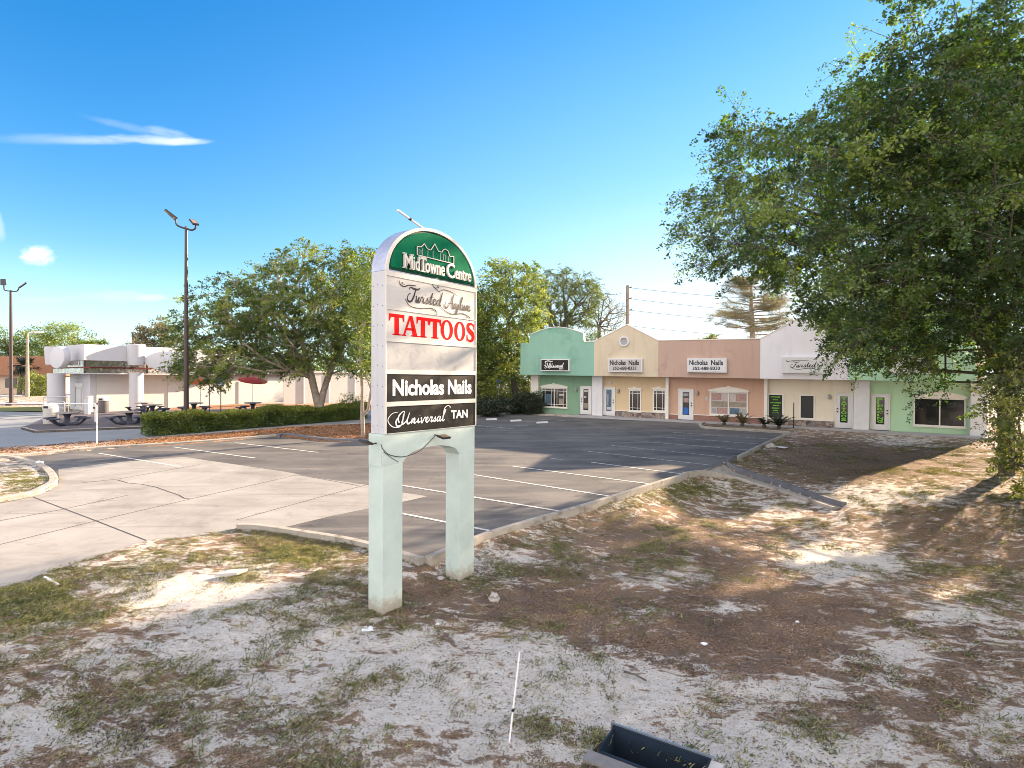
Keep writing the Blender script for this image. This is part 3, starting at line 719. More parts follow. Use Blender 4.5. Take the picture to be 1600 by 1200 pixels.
# skyline emblem, outlined relief
sk = [(0, .0), (0, .19), (.10, .205), (.18, .30), (.26, .20), (.34, .19), (.36, .20), (.46, .36), (.56, .21), (.66, .21), (.70, .28), (.76, .31), (.84, .27), (.88, .16), (.94, .17), (1.0, .18), (1.0, .0)]
ks = .93
def rel(pts, mat, name, d, th, dx=0, dz=0, w_=.012):
    mb = MB()
    for a, b in pts:
        p = SP(.735+a[0]*ks+dx, 6.125+a[1]*.75+dz, d); q = SP(.735+b[0]*ks+dx, 6.125+b[1]*.75+dz, d); dd = (q-p)/np.linalg.norm(q-p); pr = np.cross(dd, sn)*w_/2
        mb.box(p-pr, q-p, pr*2, sn*th)
    return mb.build(name, mat, g2)
segs = list(zip(sk[:-1], sk[1:]))+[(sk[-1], sk[0])]
segs += [((.14, 0), (.14, .19)), ((.28, 0), (.28, .17)), ((.42, 0), (.42, .19)), ((.62, 0), (.62, .18)), ((.84, 0), (.84, .15)), ((.05, .03), (.05, .13)), ((.05, .13), (.10, .13)), ((.10, .13), (.10, .03)), ((.70, .03), (.70, .16)), ((.70, .16), (.77, .16)), ((.77, .16), (.77, .03))]
rel([s_ for s_ in segs[:17]], 'letter_shadow', 'emblem_shadow', .012, .006, -.018, -.004, .022)
rel(segs[:17], 'cream_paint', 'emblem', .013, .014, 0, 0, .013)
rel(segs[17:], 'panel_faded', 'emblem_detail', .013, .010, 0, 0, .007)
for nm, mat, dx, dz, g_, dp, bd in (('letter_shadow', 'letter_shadow', -.022, -.006, .013, .006, .025), ('letters', 'cream_paint', 0, 0, .02, .035, .012)):
    for tx, L_, w_, h_, z_ in (('M', .415, .19, .255, 5.845), ('id', .620, .15, .235, 5.850), ('T', .770, .17, .26, 5.845), ('owne', .905, .49, .175, 5.850), ('C', 1.455, .21, .27, 5.845), ('entre', 1.680, .45, .19, 5.850)):
        text_part(nm, tx, SP(L_+dx, z_+dz), su, sz, sn, w_, h_, mat, g2, dp, bd, gap=g_)
# serifs on the raised capitals
sf = MB()
for L0, w_, z_ in ((.395, .075, 5.845), (.555, .075, 5.845), (.395, .07, 6.082), (.555, .07, 6.082), (.81, .09, 5.845)):
    sf.box(SP(L0, z_, .021), su*w_, sn*.034, sz*.022)
sf.box(SP(.765, 6.045, .021), su*.02, sn*.034, sz*.06); sf.box(SP(.92, 6.045, .021), su*.02, sn*.034, sz*.06)
sf.build('letters', 'cream_paint', g2)
# five tenant panels
MATP = ['panel_ivory', 'panel_ivory_worn', 'panel_faded', 'panel_black', 'panel_black']
panels = []
for (z0, z1), m_ in zip(PAN, MATP):
    panels.append(MB().box(SP(CL0+.023, z0+.001, -.008), su*(CL1-CL0-.046), sn*.016, sz*(z1-z0-.002)).build('name_panel', m_, sign))
D0 = .009
script('lettering', 'Twisted', SP(.56, 5.315, D0), su, sz, sn, .78, .24, 'ink', panels[0], .13, extra=[
    ([(-.30, 1.35), (-.26, 1.05), (-.14, .95), (-.02, 1.10), (.2, 1.15)], (.03, .07, .07, .07, .05)), ([(-.18, 1.25), (-.22, 1.15), (-.14, 1.1)], (.03, .05, .03)),
    ([(.95, 1.0), (.80, 1.25), (.72, 1.45), (.78, 1.6)], (.03, .06, .06, .03)), ([(.80, 1.25), (.92, 1.35), (.86, 1.45)], (.04, .05, .03)),
    ([(-.12, .1), (.02, -.35), (.35, -.42), (.70, -.30), (.86, -.55), (.84, -.75)], (.04, .05, .06, .06, .06, .04)), ([(.70, -.42), (.82, -.38), (.80, -.55)], (.03, .05, .03))])
script('lettering', 'Asylum', SP(1.50, 5.30, D0), su, sz, sn, .66, .24, 'ink', panels[0], .13, extra=[
    ([(-.2, .6), (-.30, .2), (-.15, -.2), (.2, -.45), (.62, -.30), (.86, -.42), (.98, -.62), (.92, -.9)], (.03, .05, .05, .06, .07, .07, .06, .03)), ([(.8, -.55), (.94, -.48), (.96, -.62)], (.03, .05, .03)),
    ([(-.35, 1.05), (-.15, 1.3), (.15, 1.25), (.40, 1.05)], (.02, .05, .05, .03))])
# red TATTOOS with serifs, built glyph by glyph
tm = MB()
def quad(pts): tm.add([SP(a, b, D0+.003) for a, b in pts]+[SP(a, b, D0) for a, b in pts], [tuple(range(len(pts)))]+[(i, (i+1) % len(pts), (i+1) % len(pts)+len(pts), i+len(pts)) for i in range(len(pts))])
def gT(x, w_, z0, z1):
    c = x+w_/2; h_ = z1-z0; quad([(c-.05, z0), (c+.05, z0), (c+.05, z1-.055), (c-.05, z1-.055)]); quad([(x, z1-.055), (x+w_, z1-.055), (x+w_, z1), (x, z1)])
    quad([(x, z1-.12), (x+.022, z1-.12), (x+.045, z1-.055), (x, z1-.055)]); quad([(x+w_-.022, z1-.12), (x+w_, z1-.12), (x+w_, z1-.055), (x+w_-.045, z1-.055)]); quad([(c-.09, z0), (c+.09, z0), (c+.09, z0+.022), (c-.09, z0+.022)])
def gA(x, w_, z0, z1):
    c = x+w_/2; quad([(x+.02, z0), (x+.065, z0), (c+.012, z1-.03), (c-.02, z1)]); quad([(x+w_-.13, z0), (x+w_-.02, z0), (c+.05, z1), (c-.02, z1)])
    quad([(x+.09, z0+.10), (x+w_-.10, z0+.10), (x+w_-.115, z0+.14), (x+.10, z0+.14)]); quad([(x-.01, z0), (x+.10, z0), (x+.10, z0+.022), (x-.01, z0+.022)]); quad([(x+w_-.17, z0), (x+w_+.01, z0), (x+w_+.01, z0+.022), (x+w_-.17, z0+.022)])
def gO(x, w_, z0, z1):
    n_ = 30; cx_, cz_ = x+w_/2, (z0+z1)/2; hx, hz_ = w_/2, (z1-z0)/2+.008
    for i in range(n_):
        a, b = 2*pi*i/n_, 2*pi*(i+1)/n_; quad([(cx_+hx*cos(a), cz_+hz_*sin(a)), (cx_+hx*cos(b), cz_+hz_*sin(b)), (cx_+(hx-.085)*cos(b), cz_+(hz_-.030)*sin(b)), (cx_+(hx-.085)*cos(a), cz_+(hz_-.030)*sin(a))])
def gS(x, w_, z0, z1):
    h_ = z1-z0; pts = [(.90, .74), (.82, .90), (.55, .97), (.25, .90), (.20, .72), (.42, .56), (.70, .44), (.82, .26), (.70, .08), (.42, .03), (.18, .10), (.08, .28)]
    ribbon(tm, [(a*w_, b*h_) for a, b in pts], [.02, .03, .045, .075, .095, .10, .10, .09, .06, .045, .03, .02], SP(x, z0), su, sz, sn, D0)
    quad([(x+w_*.86, z1-.12), (x+w_*.96, z1-.12), (x+w_*.96, z1), (x+w_*.90, z1)]); quad([(x+w_*.04, z0), (x+w_*.10, z0), (x+w_*.16, z0+.12), (x+w_*.04, z0+.12)])
z0, z1 = 4.715, 5.065
gT(.115, .34, z0, z1); gA(.40, .38, z0, z1); gT(.735, .31, z0, z1); gT(1.035, .31, z0, z1); gO(1.335, .33, z0, z1); gO(1.70, .31, z0, z1); gS(2.04, .245, z0, z1)
tm.build('lettering', 'red_letter', panels[1])
# faint ghost of removed lettering is left as stains in the panel material
text_part('lettering', 'Nicholas', SP(.20, 3.705, D0), su, sz, sn, 1.23, .275, 'white_letter', panels[3], .003, .035)
text_part('lettering', 'Nails', SP(1.53, 3.705, D0), su, sz, sn, .67, .275, 'white_letter', panels[3], .003, .035)
script('lettering', 'Universal', SP(.32, 3.235, D0), su, sz, sn, 1.12, .20, 'white_letter', panels[4], .14, extra=[
    ([(.97, .5), (1.0, 1.1), (1.08, 1.35), (1.14, 1.2), (1.12, 1.1)], (.10, .09, .07, .05, .03)),
    ([(.0, 1.02), (-.12, .9), (-.20, .4), (-.12, -.15), (.02, -.25), (.08, 0)], (.03, .06, .08, .08, .05, .03))])
text_part('lettering', 'TAN', SP(1.62, 3.255, D0), su, sz, sn, .47, .155, 'white_letter', panels[4], .003, .035)
# top pipe
p0 = SP(.40, 6.83, -.10); p1 = SP(1.05, 6.67, -.15)
pp = MB().tube([p0, p1], .022, 10).build('top_pipe', 'white_paint', sign, True)
c = (p0+(p1-p0)*.42); d = (p1-p0)/np.linalg.norm(p1-p0); MB().tube([c, c+d*.05], .026, 10).build('band', 'dark_metal', pp, True)
# rivets on the narrow side
rv = MB()
for i, z_ in enumerate(np.arange(3.2, 5.75, .33)):
    for dd in (.05, .17, .28):
        MB().cbox(SP(CL0-.003, z_+(.02 if dd == .17 else 0), -.01-dd), .008, .008, .012, math.atan2(su[1], su[0])).build('screw', 'dark_metal', sign)
# cover box on the narrow side under the cabinet, floodlights and cable
cov = MB().box(SP(-.012, 2.56, -.02), su*.02, -sn*.30, sz*.50).build('cover_plate', 'post_mint', sign)
def flood(L, z, d, tilt, side_dir, mat, outdir):
    outdir = np.array(outdir, float); up = sz*cos(tilt)+outdir*sin(tilt); fw = outdir*cos(tilt)-sz*sin(tilt); sd = np.cross(up, fw)
    base = SP(L, z, d); br = MB().tube([base, base+outdir*.10-sz*.01, base+outdir*.13], .012, 6).build('floodlight_bracket', 'dark_metal', sign)
    c = base+outdir*.15
    hd = MB().box(c-sd*.10-up*.02, sd*.20, up*.035, fw*.16).build('floodlight', 'dark_metal', sign, bevel=.006)
    MB().box(c-sd*.085+up*.0155+fw*.012, sd*.17, up*.004, fw*.135).build('lens', mat, hd); return c
flood(1.20, 2.99, 0, R(14), 1, 'lens_tan', sn); flood(0, 2.94, -.14, R(-25), -1, 'lens_blue', -su)
cb = smooth_pts([SP(-.02, 2.93, -.02), SP(.0, 2.85, .012), SP(.15, 2.74, .012), (SP(.45, 2.68, .012)), SP(.80, 2.735, .012), SP(1.02, 2.85, .012), SP(1.18, 2.97, .02)], 6)
MB().tube(cb, .006, 5).build('cable', 'wire', sign, True)
cb = smooth_pts([SP(.02, 2.80, .01), SP(.20, 2.68, .012), SP(.34, 2.60, .012)], 5)
MB().tube(cb, .004, 5).build('cable', 'wire', sign, True)
# chipped grout at the far post foot
mb = MB()
for i in range(7):
    L_ = 1.85+random.uniform(-.02, .03); dd = -.02-.3*i/7; p = SP(L_, SO[2]+.0+random.uniform(0, .03), dd); s_ = random.uniform(.02, .045); mb.cbox(p, s_, s_*1.5, s_*.7, random.random()*3)
mb.build('grout', 'debris_white', sign)

# ------------------------------------------------------------------ shop building
be = V3(.866, -.5, 0); bn = V3(-.5, -.866, 0); BX, BY = 11.9, 38.4
OV = 1.0
def bs(px, d=0.0):                           # position along the front for a pixel column, plane pushed out by d
    k_ = (px+0.0-800)/F; x0 = BX+bn[0]*d; y0 = BY+bn[1]*d; return (k_*y0-x0)/(.866+.5*k_)
def bz(s): return 1.262-.01356*s
def BP(s, h, d=0.0): return V3(BX, BY, 0)+be*s+bn*d+V3(0, 0, bz(s)+h)
def bh(px, py, d=0.0):
    s = bs(px, d); y = BY-.5*s+bn[1]*d; return zat(px, py, y)-bz(s)
bld = thing('shop_row', 'single storey row of five pastel stucco shopfronts with stepped, gabled and arched parapets', 'building', tuple(BP(3, 0)))
U = [813, 928, 1028.5, 1187.5, 1326, 1524]
SF = [bs(p, OV) for p in U]
HS = np.mean([bh(p, q, OV) for p, q in ((830, 587), (928, 587.5), (1028, 589), (1187, 590.8), (1320, 592.4))])
HP = np.mean([bh(p, q, OV) for p, q in ((926, 535), (1029, 532.2), (1110, 530.8), (1187, 529.4))])
def fascia(pts, mat): return MB().prism([BP(s, h, OV) for s, h in pts], -bn*.25).build('parapet', mat, bld)
g = .004
# green arch
a, b = SF[0], SF[1]; x0, x1 = bs(828, OV), bs(911, OV); hq = bh(911, 521, OV); hq0 = hq; hpk = bh(870, 511.5, OV)
pts = [(a, HS), (b-g, HS), (b-g, HP), (x1+.06, HP), (x1, hq)]
for i in range(1, 14):
    t_ = i/14; pts.append((x1+(x0-x1)*t_, hq+(hpk-hq)*sin(pi*t_)))
pts += [(x0, hq0), (x0-.06, HP), (a, HP)]
f1 = fascia(pts, 'st_green')
def coping(pts, nm='coping', mat='trim', par=None):
    mb = MB()
    for (s0, h0), (s1, h1) in zip(pts[:-1], pts[1:]):
        p = BP(s0, h0, OV+.03); q = BP(s1, h1, OV+.03); mb.box(p+V3(0, 0, .002), q-p, -bn*.31, V3(0, 0, .055))
    return mb.build(nm, mat, par)
coping([(s, h) for s, h in pts[2:-1]][::-1], par=f1)
pk = (bs(979.5, OV), bh(979.5, 507.5, OV))
f2 = fascia([(SF[1], HS), (SF[2]-g, HS), (SF[2]-g, HP), pk, (SF[1], HP)], 'st_yellow')
coping([(SF[1], HP), pk, (SF[2]-g, HP)], par=f2)
f3 = fascia([(SF[2], HS), (SF[3]-g, HS), (SF[3]-g, HP), (SF[2], HP)], 'st_tan'); coping([(SF[2], HP), (SF[3], HP)], par=f3)
pk4 = ((SF[3]+SF[4])/2, bh(1257, 494, OV))
f4 = fascia([(SF[3], HS), (SF[4]-g, HS), (SF[4]-g, HP), pk4, (SF[3], HP)], 'st_white'); coping([(SF[3], HP), pk4, (SF[4], HP)], par=f4)
a, b = SF[4], SF[5]; x0, x1 = a+1.0, b-1.0; pts = [(a, HS), (b, HS), (b, HP), (x1+.06, HP), (x1, hq)]
for i in range(1, 14):
    t_ = i/14; pts.append((x1+(x0-x1)*t_, hq+(hpk-hq)*sin(pi*t_)))
pts += [(x0, hq), (x0-.06, HP), (a, HP)]
f5 = fascia(pts, 'st_mint'); coping(pts[2:-1][::-1], par=f5)
# body, roof, soffit
S0, S1 = bs(829, .0)-.15, bs(1545, 0)
B0 = SF[0]+.02; B1 = SF[5]-.02
MB().prism([BP(S0+.1, -.3, -.22), BP(S1-.1, -.3, -.22), BP(S1-.1, 4.75, -.22), BP(S0+.1, 4.75, -.22)], -bn*11).build('rear_walls', 'st_cream', bld)
MB().prism([BP(B0, HS+.01, OV-.26), BP(B1, HS+.01, OV-.26), BP(B1, 4.8, OV-.26), BP(B0, 4.8, OV-.26)], -bn*(OV-.06)).build('soffit', 'trim', bld)
# front walls by unit
WU = [(829, 925), (941, 1041), (1044, 1195), (1199, 1334), (1359, 1517)]
WS = [bs(829), bs(933), bs(1042.5), bs(1197), bs(1346), bs(1530)]
for i, m_ in enumerate(['st_green2', 'st_yellow2', 'st_tan2', 'st_cream', 'st_mint2']):
    MB().prism([BP(WS[i]+.002, -.3), BP(WS[i+1]-.002, -.3), BP(WS[i+1]-.002, HS+.005), BP(WS[i]+.002, HS+.005)], -bn*.2).build('wall', m_, bld)
def front_box(nm, px0, px1, h0, h1, d0, d1, mat, par=None, bev=0.0, lab=None):
    s0, s1 = bs(px0, d1), bs(px1, d1); s0, s1 = sorted((s0, s1))
    return MB().prism([BP(s0, h0, d1), BP(s1, h0, d1), BP(s1, h1, d1), BP(s0, h1, d1)], -bn*(d1-d0)).build(nm, mat, par or bld, bevel=bev, label=lab)
def pilaster(px0, px1, d1, groove=True, mat='pilaster', h1=None):
    s0, s1 = bs(px0, d1), bs(px1, d1); mb = MB(); h1 = h1 or HS-.004; k_ = 8 if groove else 1
    for i in range(k_):
        a_, b_ = h1*i/k_, h1*(i+1)/k_-(.022 if groove else 0)
        mb.prism([BP(s0, a_-(.2 if i == 0 else 0), d1), BP(s1, a_-(.2 if i == 0 else 0), d1), BP(s1, b_, d1), BP(s0, b_, d1)], -bn*(d1-.003))
    if groove: mb.prism([BP(s0+.02, 0, d1-.02), BP(s1-.02, 0, d1-.02), BP(s1-.02, h1, d1-.02), BP(s0+.02, h1, d1-.02)], -bn*(d1-.04))
    mb.build('pilaster', mat, bld)
pilaster(829, 841, .25, True, 'trim'); pilaster(925, 941, .35); pilaster(1040, 1044.5, .30, False, 'trim'); pilaster(1194, 1199, .30, False, 'trim'); pilaster(1334, 1359, .35); pilaster(1517, 1543, .35)
def door(px0, px1, pyt, pyb, glass='glass', txt=None, swing=1):
    s0, s1 = bs(px0), bs(px1); ht = bh((px0+px1)/2, pyt); h0 = .02
    ht = 2.08
    dr = MB().prism([BP(s0, h0, .05), BP(s1, h0, .05), BP(s1, ht, .05), BP(s0, ht, .05)], -bn*.047).build('door', 'door_white', bld, bevel=.01)
    w_ = s1-s0
    fm = MB()
    for q0, q1, r0, r1 in ((s0-.05, s0-.003, h0, ht+.05), (s1+.003, s1+.05, h0, ht+.05), (s0-.003, s1+.003, ht+.003, ht+.05)):
        fm.prism([BP(q0, r0, .08), BP(q1, r0, .08), BP(q1, r1, .08), BP(q0, r1, .08)], -bn*.077)
    fm.build('door_frame', 'trim', dr)
    gl = MB().prism([BP(s0+w_*.26, .35, .056), BP(s1-w_*.26, .35, .056), BP(s1-w_*.26, ht-.16, .056), BP(s0+w_*.26, ht-.16, .056)], -bn*.005).build('pane', glass, dr)
    hx = s1-w_*.10 if swing > 0 else s0+w_*.10
    for hh in (.95, 1.13): MB().cbox(BP(hx, hh, .085), .06, .06, .07, 0).build('handle', 'dark_metal', dr)
    MB().prism([BP(s0-.05, 0, .3), BP(s1+.05, 0, .3), BP(s1+.05, h0-.002, .3), BP(s0-.05, h0-.002, .3)], -bn*.29).build('threshold', 'dark_metal', dr)
    if txt:
        n_ = len(txt); H0, H1 = .42, ht-.2; cell = (H1-H0)/n_
        for i, ch in enumerate(txt):
            text_part('lettering', ch, BP(s0+w_*.33, H1-cell*(i+1)+.02, .058), be, sz, bn, w_*.34 if ch != 'I' else w_*.1, cell*.80, 'lime_letter', dr, .003, .03)
    return dr, s0, s1, ht
def lantern(px, py):
    s = bs(px); h = bh(px, py); lp = MB().box(BP(s-.06, h-.1, .003), be*.12, bn*.05, sz*.2).build('wall_lantern', 'bin_dark', bld)
    MB().lathe(BP(s, h-.14, .12), [(.03, 0), (.07, .04), (.075, .20), (.09, .21), (.02, .30)], 10).build('lamp_glass', 'panel_faded', lp)
def window(px0, px1, pyt, pyb, mull=(.5,), grid='', hood=None, glass='glass', frame='trim', fw=.07):
    s0, s1 = bs(px0), bs(px1); h1 = .5*(bh(px0, pyt)+bh(px1, pyt)); h0 = .5*(bh(px0, pyb)+bh(px1, pyb)); w_ = s1-s0; hh = h1-h0
    wd = MB(); 
    for q0, q1, r0, r1 in [(s0-fw, s0, h0-fw, h1+fw), (s1, s1+fw, h0-fw, h1+fw), (s0, s1, h1, h1+fw), (s0, s1, h0-fw, h0)]+[(s0+w_*m_-.03, s0+w_*m_+.03, h0, h1) for m_ in mull]:
        wd.prism([BP(q0, r0, .06), BP(q1, r0, .06), BP(q1, r1, .06), BP(q0, r1, .06)], -bn*.057)
    if grid:
        lights = [0]+list(mull)+[1]
        for a_, b_ in zip(lights[:-1], lights[1:]):
            for f_ in (.22, .78) if grid == 'prairie' else ():
                c_ = s0+w_*(a_+(b_-a_)*f_); wd.prism([BP(c_-.015, h0, .03), BP(c_+.015, h0, .03), BP(c_+.015, h1, .03), BP(c_-.015, h1, .03)], -bn*.02)
        for f_ in (.12, .88):
            c_ = h0+hh*f_; wd.prism([BP(s0, c_-.015, .032), BP(s1, c_-.015, .032), BP(s1, c_+.015, .032), BP(s0, c_+.015, .032)], -bn*.02)
    fo = wd.build('window', frame, bld)
    MB().prism([BP(s0, h0, .006), BP(s1, h0, .006), BP(s1, h1, .006), BP(s0, h1, .006)], -bn*.003).build('pane', glass, fo)
    MB().prism([BP(s0-fw-.04, h0-fw-.06, .11), BP(s1+fw+.04, h0-fw-.06, .11), BP(s1+fw+.04, h0-fw-.003, .11), BP(s0-fw-.04, h0-fw-.003, .11)], -bn*.107).build('sill', 'trim', fo)
    if hood:
        rise = hood; e0, e1 = s0-.16, s1+.16; hb = h1+fw+.004; pts = [(e0, hb+.04), (e0+.10, hb), (e1-.10, hb), (e1, hb+.04), (e1, hb+.10)]
        for i in range(1, 10): pts.append((e1+(e0-e1)*i/10, hb+.10+rise*sin(pi*i/10)))
        pts.append((e0, hb+.10))
        ho = MB().prism([BP(a_, b_, .13) for a_, b_ in pts], -bn*.127).build('window_hood', 'trim', fo)
        c_ = (e0+e1)/2; MB().prism([BP(c_-.10, hb+.05+rise, .16), BP(c_+.10, hb+.05+rise, .16), BP(c_+.13, hb+.16+rise, .16), BP(c_-.13, hb+.16+rise, .16)], -bn*.03).build('keystone', 'trim', ho)
    return fo, s0, s1, h0, h1
def poster(par, s0, s1, h0, h1, mat, d=.012): return MB().prism([BP(s0, h0, d), BP(s1, h0, d), BP(s1, h1, d), BP(s0, h1, d)], -bn*.003).build('poster', mat, par)
def base_band(px0, px1, h1, mat, d=.09):
    s0, s1 = bs(px0, d), bs(px1, d); o = MB().prism([BP(s0, -.2, d), BP(s1, -.2, d), BP(s1, h1, d), BP(s0, h1, d)], -bn*(d-.002)).build('stone_base', mat, bld)
    MB().prism([BP(s0, h1+.002, d+.03), BP(s1, h1+.002, d+.03), BP(s1, h1+.05, d+.03), BP(s0, h1+.05, d+.03)], -bn*(d+.028)).build('ledge', 'trim', o)
# unit 1
w1 = window(848, 885.5, 607.5, 635, (.5,), 'prairie', .20)
f_, a, b, h0, h1 = w1; poster(f_, a+(b-a)*.68, a+(b-a)*.86, h0+.12, h0+.62, 'poster_khaki'); poster(f_, a+(b-a)*.70, a+(b-a)*.88, h0+.85, h0+.98, 'panel_ivory'); poster(f_, a+(b-a)*.08, a+(b-a)*.36, h0+.1, h0+.95, 'poster_blue')
d1 = door(908, 924, 607, 649, 'glass', None, -1); poster(d1[0], d1[1]+.25, d1[2]-.25, .45, .85, 'poster_khaki', .062); poster(d1[0], d1[1]+.28, d1[1]+.45, 1.25, 1.38, 'panel_ivory', .062); poster(d1[0], d1[1]+.28, d1[2]-.26, 1.70, 1.83, 'panel_ivory', .062)
lantern(901, 609)
# unit 2
d2 = door(943.5, 960.5, 609, 651, 'poster_blue', None, 1); poster(d2[0], d2[1]+.26, d2[2]-.26, .45, .65, 'panel_ivory', .062); poster(d2[0], d2[1]+.30, d2[2]-.45, .8, 1.6, 'panel_faded', .062)
lantern(967, 611)
for p0, p1 in ((984, 1001.5), (1021.5, 1040)): window(p0+1, p1-1, 611, 641, (), 'prairie', .06, fw=.09)
front_box('security_light', 951, 954.5, HS-.55, HS-.40, .003, .10, 'off_white')
base_band(961.5, 1040, bh(1000, 643.5), 'stone')
# unit 3
d3 = door(1061.5, 1083, 611, 657, 'glass', None, 1); poster(d3[0], d3[1]+.30, d3[2]-.30, 1.63, 1.80, 'panel_faded', .062); poster(d3[0], d3[1]+.30, d3[2]-.28, 1.20, 1.50, 'poster_rose', .062); poster(d3[0], d3[1]+.30, d3[2]-.28, .38, .85, 'sign_blue', .062)
lantern(1090, 614); front_box('notice', 1102, 1107, bh(1104, 626), bh(1104, 620), .003, .02, 'poster')
w3 = window(1111, 1167.5, 614, 647.5, (.5,), '', .22, 'poster'); f_, a, b, h0, h1 = w3; ww = b-a; hh = h1-h0
for q0, q1, r0, r1, m_ in ((.02, .30, .66, .97, 'poster_rose'), (.70, .98, .62, .97, 'poster_rose'), (.02, .47, .33, .60, 'poster_khaki'), (.52, .98, .36, .58, 'poster_khaki'), (.18, .46, .02, .30, 'poster_rose'), (.54, .80, .02, .30, 'poster_blue'), (.82, .97, .02, .28, 'panel_faded'), (.03, .16, .03, .28, 'panel_faded')):
    poster(f_, a+ww*q0, a+ww*q1, h0+hh*r0, h0+hh*r1, m_)
base_band(1084.5, 1194, bh(1140, 651), 'wainscot', .06); base_band(1044.5, 1060, bh(1050, 647.5), 'wainscot', .06)
# unit 4
w4 = window(1202, 1222.5, 617, 651.5, (), '', None, 'banner_dark', fw=.09); f_, a, b, h0, h1 = w4; ww = b-a; hh = h1-h0
for k_, (q0, q1, r) in enumerate(((.12, .88, .88), (.28, .70, .76), (.10, .90, .62), (.30, .75, .50), (.22, .80, .38), (.33, .66, .27), (.25, .75, .17))):
    mb = MB(); x_ = q0
    while x_ < q1-.04:
        l_ = random.uniform(.03, .08); mb.add([BP(a+ww*x_, h0+hh*r, .02), BP(a+ww*(x_+l_), h0+hh*r, .02), BP(a+ww*(x_+l_), h0+hh*(r+.045+.02*(k_ < 1)), .02), BP(a+ww*x_, h0+hh*(r+.045), .02)], [(0, 1, 2, 3)]); x_ += l_+.025
    mb.build('lettering', 'lime_letter', f_)
window(1251.5, 1271.5, 618.5, 653, (), '', None, 'screen', fw=.07)
lantern(1296, 620); door(1306.5, 1331.5, 618, 671, 'glass', 'TATTOOS', -1)
base_band(1199, 1303, bh(1250, 656), 'stone')
# unit 5
door(1362, 1389.5, 620, 675, 'glass', 'PIERCING', 1)
window(1430, 1507, 624, 664.5, (.51,), '', .26)
# round vent and five box signs
s, h = bs(975, OV), bh(975, 533.5, OV)
def ring(s, h, r0, r1, d0, d1, n_=28):
    mb = MB()
    for i in range(n_):
        a_, b_ = 2*pi*i/n_, 2*pi*(i+1)/n_; mb.prism([BP(s+r0*cos(a_), h+r0*sin(a_), d1), BP(s+r1*cos(a_), h+r1*sin(a_), d1), BP(s+r1*cos(b_), h+r1*sin(b_), d1), BP(s+r0*cos(b_), h+r0*sin(b_), d1)], -bn*(d1-d0))
    return mb
rv = ring(s, h, .26, .36, OV+.003, OV+.10).build('round_vent', 'pilaster', bld)
MB().prism([BP(s+.26*cos(a_), h+.26*sin(a_), OV+.03) for a_ in np.linspace(0, 2*pi, 24, endpoint=False)], -bn*.027).build('louvre', 'panel_faded', rv)
def boxsign(px0, px1, pyt, pyb, face, frame='pilaster'):
    s0, s1 = bs(px0, OV+.25), bs(px1, OV+.25); h1 = .5*(bh(px0, pyt, OV+.25)+bh(px1, pyt, OV+.25)); h0 = .5*(bh(px0, pyb, OV+.25)+bh(px1, pyb, OV+.25))
    bx = MB().prism([BP(s0, h0, OV+.25), BP(s1, h0, OV+.25), BP(s1, h1, OV+.25), BP(s0, h1, OV+.25)], -bn*.247).build('box_sign', frame, bld, bevel=.01)
    e = .07; MB().prism([BP(s0+e, h0+e, OV+.258), BP(s1-e, h0+e, OV+.258), BP(s1-e, h1-e, OV+.258), BP(s0+e, h1-e, OV+.258)], -bn*.006).build('sign_face', face, bx)
    return bx, s0+e, s1-e, h0+e, h1-e
DF = OV+.259
bx, a, b, h0, h1 = boxsign(844.5, 889, 561, 580, 'panel_black'); ww = b-a; hh = h1-h0
script('lettering', 'Universal', BP(a+ww*.30, h0+hh*.28, DF), be, sz, bn, ww*.52, hh*.42, 'white_letter', bx, .2)
text_part('lettering', 'TAN', BP(a+ww*.66, h0+hh*.08, DF), be, sz, bn, ww*.16, hh*.14, 'white_letter', bx, .003, .03)
mb = MB()
for pts, wd in (([(.12, .2), (.18, .6), (.14, .8), (.26, .9), (.40, .82), (.44, .92)], (.02, .07, .06, .10, .05, .02)), ([(.16, .15), (.24, .5), (.22, .75)], (.05, .08, .03)), ([(.10, .5), (.18, .35), (.26, .2)], (.03, .07, .02))):
    ribbon(mb, [(x*ww, y*hh) for x, y in pts], [q*hh for q in wd], BP(a, h0, DF), be, sz, bn, .003)
mb.build('emblem', 'white_letter', bx)
def nails(px0, px1, pyt, pyb, ink, face):
    bx, a, b, h0, h1 = boxsign(px0, px1, pyt, pyb, face); ww = b-a; hh = h1-h0
    text_part('lettering', 'Nicholas', BP(a+ww*.03, h0+hh*.50, DF), be, sz, bn, ww*.50, hh*.42, ink, bx, .003, .03)
    text_part('lettering', 'Nails', BP(a+ww*.62, h0+hh*.50, DF), be, sz, bn, ww*.32, hh*.42, ink, bx, .003, .03)
    text_part('lettering', '352-688-8333', BP(a+ww*.12, h0+hh*.10, DF), be, sz, bn, ww*.74, hh*.28, ink, bx, .003, .03)
nails(950, 1003, 560, 581.5, 'ink', 'panel_ivory'); nails(1073.5, 1135, 559.5, 582, 'ink_blue', 'white_paint')
bx, a, b, h0, h1 = boxsign(1221, 1291, 558, 583.5, 'white_paint'); ww = b-a; hh = h1-h0
script('lettering', 'Twisted', BP(a+ww*.22, h0+hh*.36, DF), be, sz, bn, ww*.56, hh*.40, 'ink', bx, .13, extra=[
    ([(-.25, 1.3), (-.2, 1.0), (0, 1.15), (.5, 1.2), (.9, 1.0)], (.04, .10, .08, .06, .03)), ([(-.1, .1), (.2, -.4), (.7, -.2), (.98, -.35), (1.0, -.6)], (.04, .07, .09, .08, .04))])
text_part('lettering', 'Asylum', BP(a+ww*.80, h0+hh*.38, DF), be, sz, bn, ww*.14, hh*.14, 'ink', bx, .003, .02, .3)
boxsign(1388, 1462, 557, 584, 'white_paint')
# side electrical conduit
front_box('downpipe', 1546, 1548, 0, HS, .003, .08, 'off_white')
